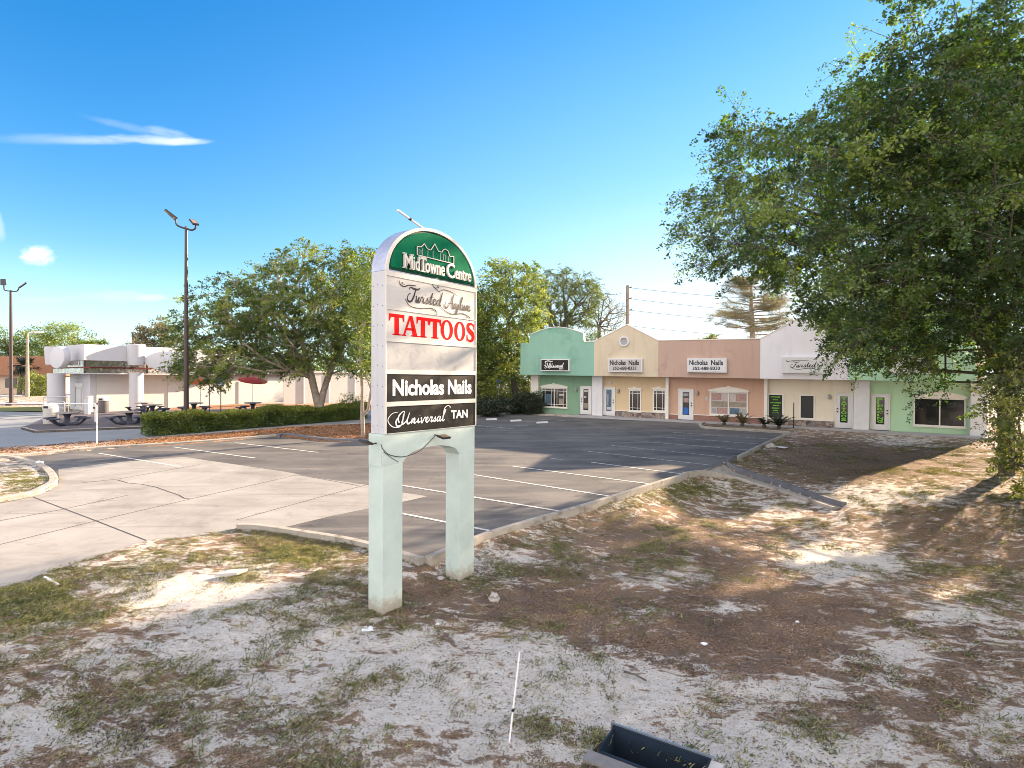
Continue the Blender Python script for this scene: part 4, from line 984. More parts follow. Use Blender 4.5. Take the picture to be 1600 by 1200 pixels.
# sidewalk and bed
mb = MB(); s0, s1 = bs(905), bs(1560)
mb.prism([BP(s0, -.4, 1.45), BP(s1, -.4, 1.45), BP(s1, 0, 1.45), BP(s0, 0, 1.45)], -bn*1.44)
struct('sidewalk', mb, 'sidewalk', 'narrow concrete walk along the shopfronts')
bedp = W2([(1098, 666), (1100, 662.8), (1240, 674.5), (1233, 677)])
sheet('planting_bed', bedp, .07, 'mud', 'dark mulch bed before the shopfronts')
# ------------------------------------------------------------------ street level around the drive-in
DW = [(-300, 722), (0, 701), (110, 692), (225, 686), (330, 678), (450, 668), (575, 662), (640, 655), (640, 640), (440, 641), (200, 646), (0, 643), (-300, 650)]
sheet('service_lane', P2(DW), .004, 'lane', 'grey-blue concrete lane behind the hedge')
PAD = P2([(33, 671), (53, 676.5), (87, 675.5), (227, 669.5), (330, 664), (430, 655), (470, 645), (440, 640), (300, 642), (90, 648), (58, 663)])
mb = MB(); n = len(PAD); mb.prism([(x, y, float(Lz(x, y))-.2) for x, y in PAD], (0, 0, .33)); struct('dining_pad', mb, 'pad', 'raised dark dining pad of the drive-in')
kerb('kerb', PAD[:6], .15, .145, .2, 'kerb', 'pale kerb of the dining pad', outward=-1)
def gz(x, y): return float(Lz(x, y))
# restaurant: corner C nearest the camera column 131
ru = V3(.59, .807, 0); rv_ = V3(-.807, .59, 0)      # along the long side, along the short side (to the left rear)
RY = 42.0; RC = V3(col_at(131, RY), RY, 0); g0 = gz(RC[0], RY)+.10
def RP(a, b, h): return RC+ru*a+rv_*b+V3(0, 0, g0+h)
rest = thing('drive_in_restaurant', 'white drive-in restaurant with round drums, oval plates and a mirrored band', 'restaurant', tuple(RP(4, 3, 0)))
def hR(py, px=131, Y=RY): return zat(px, py, Y)-g0
hp1, hp0, hm0 = hR(537.5), hR(563), hR(582.5)
def rbox(nm, a0, a1, b0, b1, h0, h1, mat, par=None, bev=0):
    return MB().box(RP(a0, b0, h0), ru*(a1-a0), rv_*(b1-b0), V3(0, 0, h1-h0)).build(nm, mat, par or rest, bevel=bev)
rbox('parapet', 0, 11.5, 0, 7.2, hp0, hp1, 'rest_white', None, .03)
mbd = rbox('mirror_band', .04, 11.46, .04, 7.16, hm0, hp0-.003, 'mirror_band')
rbox('trim_line', -.03, 11.5, -.03, 7.2, hm0+.36, hm0+.46, 'maroon', mbd)
for a_ in (.0, 4.2, 8.4): rbox('trim_post', a_-.02, a_+.10, -.025, .0, hm0, hp0-.01, 'panel_black', mbd)
rbox('canopy_soffit', .02, 11.48, .02, 7.18, hm0-.09, hm0-.003, 'rest_white')
rbox('wall', 1.2, 20.0, 1.3, 6.6, -.3, hm0-.093, 'rest_cream')
rbox('wall', 11.6, 20.6, .9, 7.0, hm0-.09, hm0+.10, 'pole_bronze')
rbox('wall_front', .95, 1.19, 1.8, 6.4, -.3, hm0-.095, 'rest_white')
dr = rbox('service_door', .90, .945, 3.4, 5.0, .03, 2.15, 'door_white', None, .01)
mb = MB()
for b_ in (3.55, 4.85): mb.box(RP(.86, b_, .3), ru*.03, rv_*.05, V3(0, 0, 1.6))
for h_ in (.5, 1.75): mb.box(RP(.855, 3.55, h_), ru*.03, rv_*1.3, V3(0, 0, .05))
mb.build('door_trim', 'steel', dr)
rbox('pilaster', .80, 1.18, 1.35, 1.75, -.3, hm0-.1, 'rest_white'); rbox('window_shutter', 6.3, 10.6, 1.22, 1.295, .05, 2.4, 'rest_white'); rbox('window_shutter', 12.4, 15.8, 1.22, 1.295, .05, 2.3, 'rest_cream')
def col_r(px, Y, r, top, drum_top, nm='column'):
    x = col_at(px, Y); z = gz(x, Y)-.1; c = V3(x, Y, 0)
    o = MB().lathe((x, Y, 0), [(r, z), (r, z+top)], 24).build(nm, 'rest_white', rest, True)
    MB().lathe((x, Y, 0), [(r*1.12, g0+hp0-.30), (r*1.18, g0+hp0-.1), (r*1.30, g0+drum_top), (r*1.2, g0+drum_top+.05)], 24).build('drum', 'rest_white', o, True)
a1 = RP(4.4, -.15, 0); Yc = a1[1]
col_r(213, 44.6, .50, hm0+.15, hR(538)+.12); col_r(88, 44.2, .58, hm0+.1, hR(541))
def disc(c, nrm, rx, rz, th, nm='oval_plate'):
    c = np.array(c, float); nrm = np.array(nrm, float)/np.linalg.norm(nrm); h_ = np.cross([0, 0, 1], nrm); h_ /= np.linalg.norm(h_); up = np.cross(nrm, h_); mb = MB()
    n_ = 40; out_ = []
    for k_, (sc_, dd) in enumerate(((.97, 0), (1, .06), (1, th-.06), (.97, th), (.9, th+.02))):
        out_ += [c+h_*rx*sc_*cos(2*pi*i/n_)+up*rz*sc_*sin(2*pi*i/n_)+nrm*dd for i in range(n_)]
    fs = [(k_*n_+i, k_*n_+(i+1) % n_, (k_+1)*n_+(i+1) % n_, (k_+1)*n_+i) for k_ in range(4) for i in range(n_)]
    mb.add(out_, fs+[tuple(range(n_))[::-1], tuple(4*n_+i for i in range(n_))]); return mb.build(nm, 'rest_white', rest, True)
disc(at_depth(99, 559, 42.2), (-.35, -.93, .05), .86, .84, .45)
disc(at_depth(266, 565, 45.4), (.15, -.98, .10), 1.75, .78, .45)
# white wall beyond
fw = MB(); q0 = V3(col_at(443, 52), 52, 0); q1 = V3(col_at(600, 60), 60, 0); zb_ = gz(0, 52)
fw.box(q0+V3(0, 0, zb_-.3), q1-q0, V3(-.1, .2, 0), V3(0, 0, 3.2)); 
bw = thing('white_wall', 'long low white wall seen behind the twin-trunk oak', 'wall', (float(q0[0]), 52, zb_))
fw.build('wall_face', 'rest_cream', bw)
mb = MB(); mb.box(q0+V3(.05, -.12, zb_+2.9), q1-q0, V3(-.1, .4, 0), V3(0, 0, .14)); mb.build('coping', 'off_white', bw)
for f_ in (.18, .42, .68): 
    p = q0+(q1-q0)*f_; MB().cbox((p[0], p[1]-.06, zb_-.2), .12, .1, 3.0).build('wall_post', 'off_white', bw)
# litter bins
def bin_round(px, py, Y, r, h, mat, lab, dome='off_white'):
    x = col_at(px, Y); z = gz(x, Y)+(.13)
    t_ = thing('litter_bin', lab, 'bin', (x, Y, z))
    b_ = MB().lathe((x, Y, z), [(r*.95, 0), (r, .05), (r, h*.66), (r*1.04, h*.67), (r*1.04, h*.72)], 20).build('bin_body', mat, t_, True)
    MB().lathe((x, Y, z), [(r*1.05, h*.722), (r*1.0, h*.84), (r*.78, h*.94), (r*.4, h*.99), (r*.05, h)], 20).build('dome_lid', dome, t_, True)
    MB().box((x-.13, Y-r*1.04, z+h*.74), (.26, 0, 0), (0, .1, 0), (0, 0, .14)).build('bin_opening', 'panel_black', t_)
bin_round(79, 667, 34.3, .37, 1.28, 'bin_concrete', 'pale concrete litter bin with a domed lid at the kerb corner', 'off_white')
bin_round(162, 647, 41.6, .33, 1.25, 'bin_dark', 'dark litter bin with a light dome against the restaurant wall', 'off_white')
# white pedestal
x = col_at(137, 40.5); z = gz(x, 40.5); pd = thing('service_pedestal', 'slim white pedestal standing left of the dark litter bin', 'pedestal', (x, 40.5, z))
MB().cbox((x, 40.5, z), .28, .28, 1.25).build('pedestal_body', 'rest_white', pd, bevel=.01); MB().lathe((x, 40.5, z+1.252), [(.10, 0), (.12, .06), (.10, .16), (.03, .2)], 12).build('pedestal_cap', 'steel', pd, True)
# tubular rails
def hoop(px0, px1, pyt, Y, lab):
    x0, x1 = col_at(px0, Y), col_at(px1, Y); z = gz(x0, Y)+.1; h = zat(px0, pyt, Y)-z; r = .14
    pts = [(x0, Y, z), (x0, Y, z+h-r)]+[(x0+r-r*cos(a_), Y, z+h-r+r*sin(a_)) for a_ in (.5, 1.05, pi/2)]+[(x1-r+r*sin(a_), Y, z+h-r+r*cos(a_)) for a_ in (0, .5, 1.05, pi/2)]+[(x1, Y, z)]
    t_ = thing('tube_rail', lab, 'rail', (x0, Y, z), 'steel tube rails by the drive-in')
    MB().tube(pts, .035, 8).build('hoop', 'steel', t_, True)
    MB().tube([(x0, Y, z+h*.5), (x1, Y, z+h*.5)], .022, 8).build('crossbar', 'steel', t_, True)
hoop(67.5, 107, 620, 37.5, 'tall steel tube rail behind the pale concrete bin'); hoop(75, 101, 627, 39.0, 'lower steel tube rail just behind the taller one')
# white pipe gate and thin marker post
Y = 35.5; x0, x1 = col_at(-60, Y), col_at(148.5, Y); z1_ = zat(148, 631, Y); zg = gz(x1, Y)
gt = thing('pipe_railing', 'long white pipe railing running in from the left edge', 'railing', (x1, Y, zg))
MB().tube([(x0, Y, z1_), (x1, Y, z1_)], .03, 8).build('top_rail', 'white_paint', gt, True)
MB().cbox((x1+.06, Y, zg), .14, .10, z1_-zg+.06).build('end_post', 'white_paint', gt, bevel=.01)
MB().cbox((x0+1, Y, zg), .08, .08, z1_-zg).build('support_post', 'white_paint', gt)
MB().lathe((x1-.02, Y-.08, z1_-.30), [(.05, 0), (.06, .03), (.05, .1)], 10).build('reflector', 'maroon', gt, True)
p = ghit(151, 693); mk = thing('marker_stake', 'thin white stake standing in the grass strip left of the hedge', 'stake', p)
h = zat(151, 626, p[1])-p[2]; MB().tube([(p[0], p[1], p[2]-.1), (p[0]+.03, p[1], p[2]+h)], .028, 8).build('stake_rod', 'pvc', mk, True); MB().tube([(p[0]+.028, p[1], p[2]+h-.18), (p[0]+.028, p[1], p[2]+h-.10)], .034, 8).build('stake_band', 'maroon', mk, True)
# picnic tables -----------------------------------------------------
def table_proto():
    t_ = thing('picnic_table', 'x', 'picnic table', (0, 0, 0), 'concrete picnic tables of the drive-in')
    MB().lathe((0, 0, .70), [(.60, 0), (.62, .02), (.62, .06), (.60, .08)], 8).build('table_top', 'table_top', t_)
    MB().lathe((0, 0, 0), [(.30, 0), (.26, .06), (.15, .28), (.13, .5), (.22, .66), (.26, .697)], 12).build('pedestal', 'table_dark', t_, True)
    for k_ in range(4):
        a_ = k_*pi/2+pi/4; ex = V3(cos(a_), sin(a_), 0); ey = V3(-sin(a_), cos(a_), 0); b_ = MB()
        b_.box(ex*.88-ey*.30+V3(0, 0, .40), ex*.30, ey*.60, V3(0, 0, .07)); b_.build('bench_seat', 'table_dark', t_, bevel=.01)
        MB().tube([ex*.12+V3(0, 0, .06), ex*.42+V3(0, 0, .07), ex*.76+V3(0, 0, .14), ex*.96+V3(0, 0, .30), ex*1.02+V3(0, 0, .397)], [.11, .09, .08, .08, .10], 8).build('bench_arm', 'table_dark', t_, True)
    return t_
def copy_tree(o, parent=None):
    c = o.copy(); COL.objects.link(c); c.parent = parent
    for ch in o.children: copy_tree(ch, c)
    return c
TB = [(202, 662.5, .3, 'dark picnic table beside the white column of the drive-in', 1.0), (105, 664.5, .8, 'dark picnic table right of the pale concrete bin', 1.0), (238, 649, .5, 'small dark picnic table at the left end of the hedge', .85), (226, 645, 0, 'dark picnic table against the white wall just left of the tall lamp pole', .8), (303, 645.5, .6, 'picnic table under the small red umbrella', .9), (395, 645, .2, 'picnic table under the large tilted red umbrella', .9)]
tp = table_proto(); tpos = []
for i, (px, py, rz, lab, sc_) in enumerate(TB):
    x, y, z = Lhit(px, py, .13); o = tp if i == 0 else copy_tree(tp); o['label'] = lab; o.location = (x, y, z); o.rotation_euler = (0, 0, rz); tpos.append((x, y, z))
def umbrella(pos, px, py, r, tilt, lab):
    x, y, z = pos; top = at_depth(px, py, y); x = top[0]; t_ = thing('table_umbrella', lab, 'umbrella', (x, y, z), 'red umbrellas over the tables')
    MB().tube([(x, y, z+.6), (x, y, top[2]-.02)], .025, 8).build('pole', 'steel', t_, True)
    mb = MB(); n_ = 12; M_ = np.array(Matrix.Rotation(tilt, 3, 'Y')@Matrix.Rotation(R(8), 3, 'X')); vs = [M_@V3(0, 0, .22)]
    for k_, (rr, zz) in enumerate(((.5, .15), (1, 0), (1, -.07))): vs += [M_@V3(r*rr*cos(2*pi*i/n_), r*rr*sin(2*pi*i/n_), zz) for i in range(n_)]
    vs = [V3(*top)+v for v in vs]; fs = [(0, 1+i, 1+(i+1) % n_) for i in range(n_)]
    for k_ in range(2): fs += [(1+k_*n_+i, 1+(k_+1)*n_+i, 1+(k_+1)*n_+(i+1) % n_, 1+k_*n_+(i+1) % n_) for i in range(n_)]
    mb.add(vs, fs).build('canopy', 'umbrella_red', t_)
umbrella(tpos[5], 395, 594, 1.02, R(10), 'large red umbrella tilted over a picnic table behind the hedge'); umbrella(tpos[4], 313, 597, .75, R(4), 'small red umbrella partly hidden by the drooping oak branches')
for px, lab, blue in ((327, 'thin dark post behind the hedge right of the lamp pole', 0), (345, 'thin post carrying a small blue and white sign behind the hedge', 1)):
    Y = 36.5; x = col_at(px, Y); z = gz(x, Y); zt = zat(px, 601, Y)
    t_ = thing('sign_post', lab, 'post', (x, Y, z)); MB().tube([(x, Y, z), (x, Y, zt)], .03, 8).build('pole', 'pole_bronze', t_, True)
    if blue: pl = MB().cbox((x, Y-.05, zt-.05), .34, .03, .50).build('sign_plate', 'sign_blue', t_); MB().cbox((x, Y-.07, zt-.02), .26, .008, .16).build('sign_plate_white', 'white_paint', pl)
# blue accessible-parking sign under the trees
Y = 45; x = col_at(778.5, Y); z = gz(x, Y); zt = zat(778, 594, Y); t_ = thing('parking_sign', 'small blue and white parking sign on a post under the trees', 'sign', (x, Y, z))
MB().tube([(x, Y, z), (x, Y, zt)], .03, 8).build('pole', 'steel', t_, True); pl = MB().cbox((x, Y-.05, zt-.28), .30, .02, .30).build('sign_plate', 'sign_blue', t_); MB().cbox((x, Y-.05, zt-.66), .30, .02, .36).build('sign_plate', 'white_paint', t_)
# lamp poles ----------------------------------------------------------
def lamp(px, pyb, Y, pyt, r0, r1, heads, lab):
    x = col_at(px, Y); z = gz(x, Y); zt = zat(px, pyt, Y); t_ = thing('lamp_pole', lab, 'lamp pole', (x, Y, z), 'dark bronze area-light poles')
    MB().cbox((x, Y, z-.1), r0*3.4, r0*3.4, .35).build('pole_base', 'pole_bronze', t_); MB().tube([(x, Y, z), (x, Y, zt)], [r0, r1], 12).build('pole', 'pole_bronze', t_, True)
    MB().tube([(x, Y, zt-.05), (x, Y, zt+.18)], .05, 8).build('tenon', 'pole_bronze', t_, True)
    for pts, quad_ in heads:
        w_ = [np.array(at_depth(a, b, Y+dy)) for a, b, dy in pts]; ar = MB().tube(smooth_pts(w_, 5), .05, 8).build('arm', 'pole_bronze', t_, True)
        q = [np.array(at_depth(a, b, Y+dy)) for a, b, dy in quad_]; nn = np.cross(q[1]-q[0], q[3]-q[0]); nn /= np.linalg.norm(nn); hd = MB().prism(q, nn*.09).build('light_head', 'dark_metal', t_, bevel=.02)
        cq = sum(q)/4; MB().prism([cq+(p-cq)*.75-nn*.002 for p in q], -nn*.01).build('lens', 'lens_tan', hd)
Yl = 31.5
lamp(291, 640, Yl, 358, .14, .075, [([(291, 357, 0), (283, 355, 0), (276, 351, 0), (274.5, 343, 0)], [(276.5, 342, -.25), (273, 345, .25), (255.5, 329, .3), (257, 327.5, -.2)]),
   ([(291, 357, 0), (299, 359.5, 0), (305, 357, 0), (306, 350, 0)], [(295, 341.5, .3), (305.5, 343.5, .5), (311.5, 350.5, -.2), (301, 349, -.4)])], 'tall dark bronze lamp pole rising out of the hedge')
Yl = 50
lamp(17.3, 640, Yl, 456, .16, .10, [([(17.5, 455, 0), (9, 454, 0), (6.5, 452, 0), (6, 446, 0)], [(1.5, 446, 0), (10.5, 446, 0), (9.5, 436.5, .3), (1.5, 436.5, .3)]),
   ([(17.5, 455, 0), (26, 455, 0), (29, 451.5, 0), (29.5, 449, 0)], [(29.5, 449.5, -.2), (29, 448, .3), (40, 440.5, .3), (40.5, 442, -.2)])], 'slender dark bronze lamp pole at the far left edge')
Y = 66; x = col_at(43, Y); z = gz(x, Y); t_ = thing('street_lamp', 'tan street lamp with one curved arm in front of the far trees', 'street lamp', (x, Y, z))
MB().tube([(x, Y, z), (x, Y, zat(43, 526, Y))], [.22, .12], 10).build('pole', 'bark_pale', t_, True)
ap = [np.array(at_depth(a, b, Y)) for a, b in ((43, 528), (44, 522), (48, 519.5), (56, 518.5), (65, 518.5))]
MB().tube(smooth_pts(ap, 4), .06, 8).build('arm', 'off_white', t_, True); MB().cbox(tuple(ap[-1]-V3(.3, 0, .12)), .9, .3, .16).build('lamp_head', 'off_white', t_)
# utility poles and wires
def upole(px, pyt, Y, r, lab, ins=()):
    x = col_at(px, Y); z = gz(x, Y); t_ = thing('utility_pole', lab, 'utility pole', (x, Y, z)); MB().tube([(x, Y, z-.2), (x, Y, zat(px, pyt, Y))], [r*1.2, r], 10).build('pole_shaft', 'utility_wood', t_, True)
    for q in ins:
        p = np.array(at_depth(px, q, Y)); MB().tube([p, p+V3(.35, 0, .05), p+V3(.5, 0, .12)], [.04, .05, .07], 6).build('insulator', 'dark_metal', t_, True)
Yu = 62.0
upole(979.8, 446, Yu, .17, 'grey utility pole rising behind the yellow gable', (450, 467, 485)); upole(208.5, 519, 95, .2, 'small distant utility pole behind the restaurant roof', (524,))
Y = 95; p = np.array(at_depth(208.5, 524, Y)); MB()
wi = 0
WL = ['uppermost overhead wire running right from the utility pole', 'second overhead wire below the uppermost one', 'third overhead wire, above the tan parapet', 'lowest overhead wire, close above the tan parapet']
for k_, (ya, yb) in enumerate(((449.5, 457.5), (466.5, 476), (484.5, 493), (509, 517))):
    a = np.array(at_depth(982, ya, Yu)); b = np.array(at_depth(1120, yb, Yu+8)); d = b-a; pts = [a+d*t_*1.0*3.2+V3(0, 0, -1.1*4*t_*(1-t_)*.45) for t_ in np.linspace(0, 1, 12)]
    if k_ == 3: pts = pts[:5]
    o = MB().tube(pts, .022, 4).build('overhead_wire', 'wire', None); tag(o, WL[k_], 'wire', 'overhead wires behind the shops')
# far building, left
Y = 78; fb = thing('far_building', 'long low tan building with a brown roof band at the far left', 'building', (col_at(30, Y), Y, gz(0, Y)))
x0, x1 = col_at(-160, Y), col_at(84, Y); z0_, zr0, zr1 = gz(0, Y)-.3, zat(30, 587, Y), zat(30, 557, Y)
MB().box((x0, Y, z0_), (x1-x0, 0, 0), (0, 10, 0), (0, 0, zr0-z0_)).build('wall', 'tan_wall', fb)
MB().box((x0-.5, Y-.8, zr0+.01), (x1-x0+1, 0, 0), (0, 11, 0), (0, 0, zr1-zr0)).build('roof_band', 'brown_roof', fb)
for k_ in range(5):
    q = x0+(x1-x0)*(.18+.17*k_); wd = MB().box((q, Y-.05, z0_+1.0), (1.6, 0, 0), (0, .04, 0), (0, 0, 1.3)).build('window', 'glass', fb)
sheet('lawn_strip', P2([(-120, 642), (66, 643), (62, 636.5), (-120, 635)]), .03, 'lawn_far', 'strip of lawn beyond the lane')
sheet('far_lot', P2([(-160, 632), (120, 632), (110, 617), (-160, 617)]), .02, 'sidewalk', 'pale paving before the far building')
x = col_at(101, 60); t_ = thing('street_sign', 'small green street sign beside the restaurant roof', 'sign', (x, 60, gz(x, 60)))
# ------------------------------------------------------------------ flume, inlet and small things on the verge
bpy.data.objects.remove(t_)
FL_N = [ghit(*p) for p in ((1066, 746), (1100, 741), (1150, 749), (1200, 762), (1260, 780), (1305, 794))]
FL_F = [ghit(*p) for p in ((1146, 719), (1134, 724), (1155, 735), (1205, 752), (1265, 773), (1318, 789))]
fn = smooth_pts([np.array(p) for p in FL_N], 4); ff = smooth_pts([np.array(p) for p in FL_F], 4)
def fz(p, q, i):                                 # falls from lot level to the swale
    t_ = min(1, i/(len(fn)*.3)); m_ = (p+q)/2; return float(Lz(m_[0], m_[1]))*(1-t_)+t_*(float(T(m_[0], m_[1], False)))+.0-.02*0
mb = MB(); kb = [MB(), MB()]; rows = []
for i, (p, q) in enumerate(zip(fn, ff)):
    z = fz(p, q, i)+.010-.07*min(1, i/6); rows.append((V3(p[0], p[1], z), V3(q[0], q[1], z)))
for (a, b), (c, d) in zip(rows[:-1], rows[1:]): mb.add([a, b, d, c, a-V3(0, 0, .4), b-V3(0, 0, .4), d-V3(0, 0, .4), c-V3(0, 0, .4)], [(0, 1, 2, 3), (0, 3, 7, 4), (1, 5, 6, 2)])
fl = thing('drain_flume', 'curving concrete drain flume leaving the kerb and running down into the swale', 'drain channel', tuple(rows[3][0])); mb.build('channel_floor', 'kerb', fl)
for side_, j in ((0, 0), (1, 1)):
    m2 = MB(); P = [r[j] for r in rows]
    for k_, (a, b) in enumerate(zip(P[:-1], P[1:])):
        d = (b-a)/np.linalg.norm(b-a); nr = V3(-d[1], d[0], 0)*(.14 if j else -.10); hk = .26 if j else .11; h0 = hk*(1-.35*k_/len(P)); h1 = hk*(1-.35*(k_+1)/len(P))
        m2.add([a-V3(0, 0, .4), a+V3(0, 0, h0), a+nr+V3(0, 0, h0), a+nr-V3(0, 0, .4), b-V3(0, 0, .4), b+V3(0, 0, h1), b+nr+V3(0, 0, h1), b+nr-V3(0, 0, .4)], [(0, 1, 5, 4), (1, 2, 6, 5), (2, 3, 7, 6)]+([(0, 3, 2, 1)] if k_ == 0 else [])+([(4, 5, 6, 7)] if k_ == len(P)-2 else []))
    m2.build('side_kerb', 'kerb_dark' if j else 'kerb', fl)  # far kerb darker: shade and dark moss of its inner face put into colour
_fp = [tuple(r[0][:2]) for r in rows]+[tuple(r[1][:2]) for r in rows][::-1]
_in = inpoly(gv[:, 0], gv[:, 1], _fp); gv[_in, 2] -= .35
# drain inlet in the foreground
c = [np.array(ghit(*p, .10)) for p in ((958, 1132), (940, 1152), (1086, 1225), (1111, 1188))]
A, Bq = c[0], c[3]; ex = (Bq-A)/np.linalg.norm(Bq-A); ex[2] = 0; ex /= np.linalg.norm(ex); ey = V3(ex[1], -ex[0], 0); Lg = float(np.linalg.norm((Bq-A)[:2])); Wd = .42; z = float(A[2])
it = thing('drain_inlet', 'open rectangular drain inlet with a dark blue interior sunk in the sand', 'drain inlet', (float(A[0]), float(A[1]), z-.1))
mb = MB(); th = .02; o = V3(A[0], A[1], z)
mb.box(o+V3(0, 0, -.5), ex*Lg, ey*th, V3(0, 0, .5)); mb.box(o+ey*(Wd-th)+V3(0, 0, -.5), ex*Lg, ey*th, V3(0, 0, .44)); mb.box(o+ey*th+V3(0, 0, -.5), ex*th, ey*(Wd-2*th), V3(0, 0, .47)); mb.box(o+ey*th+ex*(Lg-th)+V3(0, 0, -.5), ex*th, ey*(Wd-2*th), V3(0, 0, .5))
mb.build('inlet_box', 'inlet_in', it)
MB().box(o+ey*th+ex*th+V3(0, 0, -.45), ex*(Lg-2*th), ey*(Wd-2*th), V3(0, 0, .02)).build('inlet_floor', 'mud', it)
MB().box(o-ex*.03-ey*.022+V3(0, 0, -.2), ex*(Lg+.06), ey*.02, V3(0, 0, .215)).build('rim', 'steel', it)
MB().box(o-ex*.10+ey*(Wd+.002)+V3(0, 0, -.25), ex*(Lg+.2), ey*.16, V3(0, 0, .17)).build('apron', 'inlet_frame', it)
MB().box(o+ex*Lg+ex*.002-ey*.0+V3(0, 0, -.25), ex*.12, ey*Wd, V3(0, 0, .235)).build('end_block', 'bin_concrete', it)
INLET = (o, ex, ey, Lg, Wd)
_dd = gv[:, :2]-o[:2]; _in = ((_dd@ex[:2]) > -.02) & ((_dd@ex[:2]) < Lg+.02) & ((_dd@ey[:2]) > -.02) & ((_dd@ey[:2]) < Wd+.02)
gv[_in, 2] -= .75; go.data.vertices.foreach_set('co', np.ascontiguousarray(gv, dtype=np.float32).ravel()); go.data.update()
# pvc stake
a = ghit(796, 1158); b = at_depth(812, 1018, a[1]+.05); st_ = thing('pvc_stake', 'leaning white pipe stake pushed into the sand in the foreground', 'stake', a)
aa, bb = np.array(a), np.array(b); MB().tube([aa-(bb-aa)*.1, bb], .011, 10).build('pipe', 'pvc', st_, True); m_ = aa+(bb-aa)*.33; MB().tube([m_, m_+(bb-aa)*.035], .016, 10).build('collar', 'panel_black', st_, True)
# rocks, slab, scraps
def rock(px, py, s_, lab, mat='rock', flat=.7, cat='rock', nm='rock'):
    p = ghit(px, py); mb = MB(); import bmesh
    bm = bmesh.new(); bmesh.ops.create_icosphere(bm, subdivisions=2, radius=1); sd = random.random()*9
    vs = [(p[0]+v.co.x*s_*(1+.35*sin(5*v.co.y+sd)), p[1]+v.co.y*s_*(1+.3*cos(4*v.co.z+sd)), p[2]+s_*flat*.4+v.co.z*s_*flat*(1+.3*sin(6*v.co.x+sd))) for v in bm.verts]; fs = [tuple(v.index for v in f.verts) for f in bm.faces]; bm.free()
    o = MB().add(vs, fs).build(nm, mat, None); return tag(o, lab, cat)
rock(772, 937, .085, 'grey chunk of rubble beside the far sign post', 'rock', 1.1); rock(689, 905, .06, 'small pale stone at the foot of the far sign post', 'rock')
rock(1205, 700, .20, 'rounded pale boulder on the grass behind the flume', 'rock', .8); rock(62, 725, .12, 'small white stone on the entrance island', 'debris_white', .7)
rock(1246, 1032-60, .03, 'tiny white stone in the leaf litter', 'debris_white', .6); rock(1100, 1006, .05, 'flat pale stone half buried in the leaf litter', 'debris_white', .3)
p = ghit(1218, 699); o = MB().cbox((p[0], p[1], p[2]-.01), .62, .30, .05, R(-50)).build('splash_block', 'pvc', None, bevel=.01); tag(o, 'white plastic splash block lying beside the boulder', 'splash block')
p = ghit(360, 900); o = MB().prism([(p[0]-.24, p[1]-.10, p[2]+.02), (p[0]+.14, p[1]-.03, p[2]+.03), (p[0]+.26, p[1]+.14, p[2]+.05), (p[0]-.08, p[1]+.10, p[2]+.04)], (0, 0, .045)).build('concrete_slab', 'bin_concrete', None); tag(o, 'broken flat piece of concrete lying in the sunlit grass', 'slab')
a = np.array(ghit(70, 905)); b = np.array(ghit(92, 917)); o = MB().tube([a+V3(0, 0, .04), b+V3(0, 0, .03)], .022, 8).build('scrap_pipe', 'pvc', None, True); tag(o, 'short white scrap of pipe at the driveway edge', 'pipe')
for px, py, px2, py2, lab in ((112, 902, 128, 896, 'broken dark stick on the sandy verge'), (175, 893, 212, 890, 'thin fallen twig on the sunlit sand'), (215, 902, 240, 900, 'short brown twig near the middle of the sunny verge'), (975, 1052, 1010, 1066, 'curved twig on the sand behind the stake')):
    a = np.array(ghit(px, py)); b = np.array(ghit(px2, py2)); m_ = (a+b)/2+V3(0, 0, .04); o = MB().tube(smooth_pts([a+V3(0, 0, .02), m_, b+V3(0, 0, .02)], 4), [.012]*9, 6).build('twig', 'bark', None, True); tag(o, lab, 'twig')
for px, py, s_, lab in ((576, 986, .11, 'crumpled scrap of white paper before the near sign post'), (684, 977, .04, 'tiny white litter scrap between the sign posts')):
    p = ghit(px, py); vs = []; fs = []
    for i in range(4):
        for j in range(4): vs.append((p[0]+(i-1.5)*s_*.5+random.uniform(-.2, .2)*s_, p[1]+(j-1.5)*s_*.45+random.uniform(-.2, .2)*s_, p[2]+.015+random.random()*s_*.35))
    fs = [(i*4+j, (i+1)*4+j, (i+1)*4+j+1, i*4+j+1) for i in range(3) for j in range(3)]; o = MB().add(vs, fs).build('paper_scrap', 'debris_white', None); tag(o, lab, 'litter')
for px, py, lab in ((768, 656.5, 'pale wheel stop farthest left in the shaded bays'), (806, 658.5, 'middle pale wheel stop in the shaded bays'), (847, 661.5, 'pale wheel stop nearest the green shopfront')):
    x, y, z = Lhit(px, py); o = MB().cbox((x, y, z+.002), .16, .8, .11, R(-60)).build('wheel_stop', 'pilaster', None, bevel=.02); tag(o, lab, 'wheel stop', 'wheel stops in the shaded bays')
# thin post before the cream unit
p = Lhit(1240, 670); t_ = thing('thin_post', 'thin dark post standing before the cream shopfront', 'post', p); MB().tube([(p[0], p[1], p[2]-.1), (p[0], p[1], zat(1240, 629, p[1]))], .028, 8).build('rod', 'pole_bronze', t_, True)
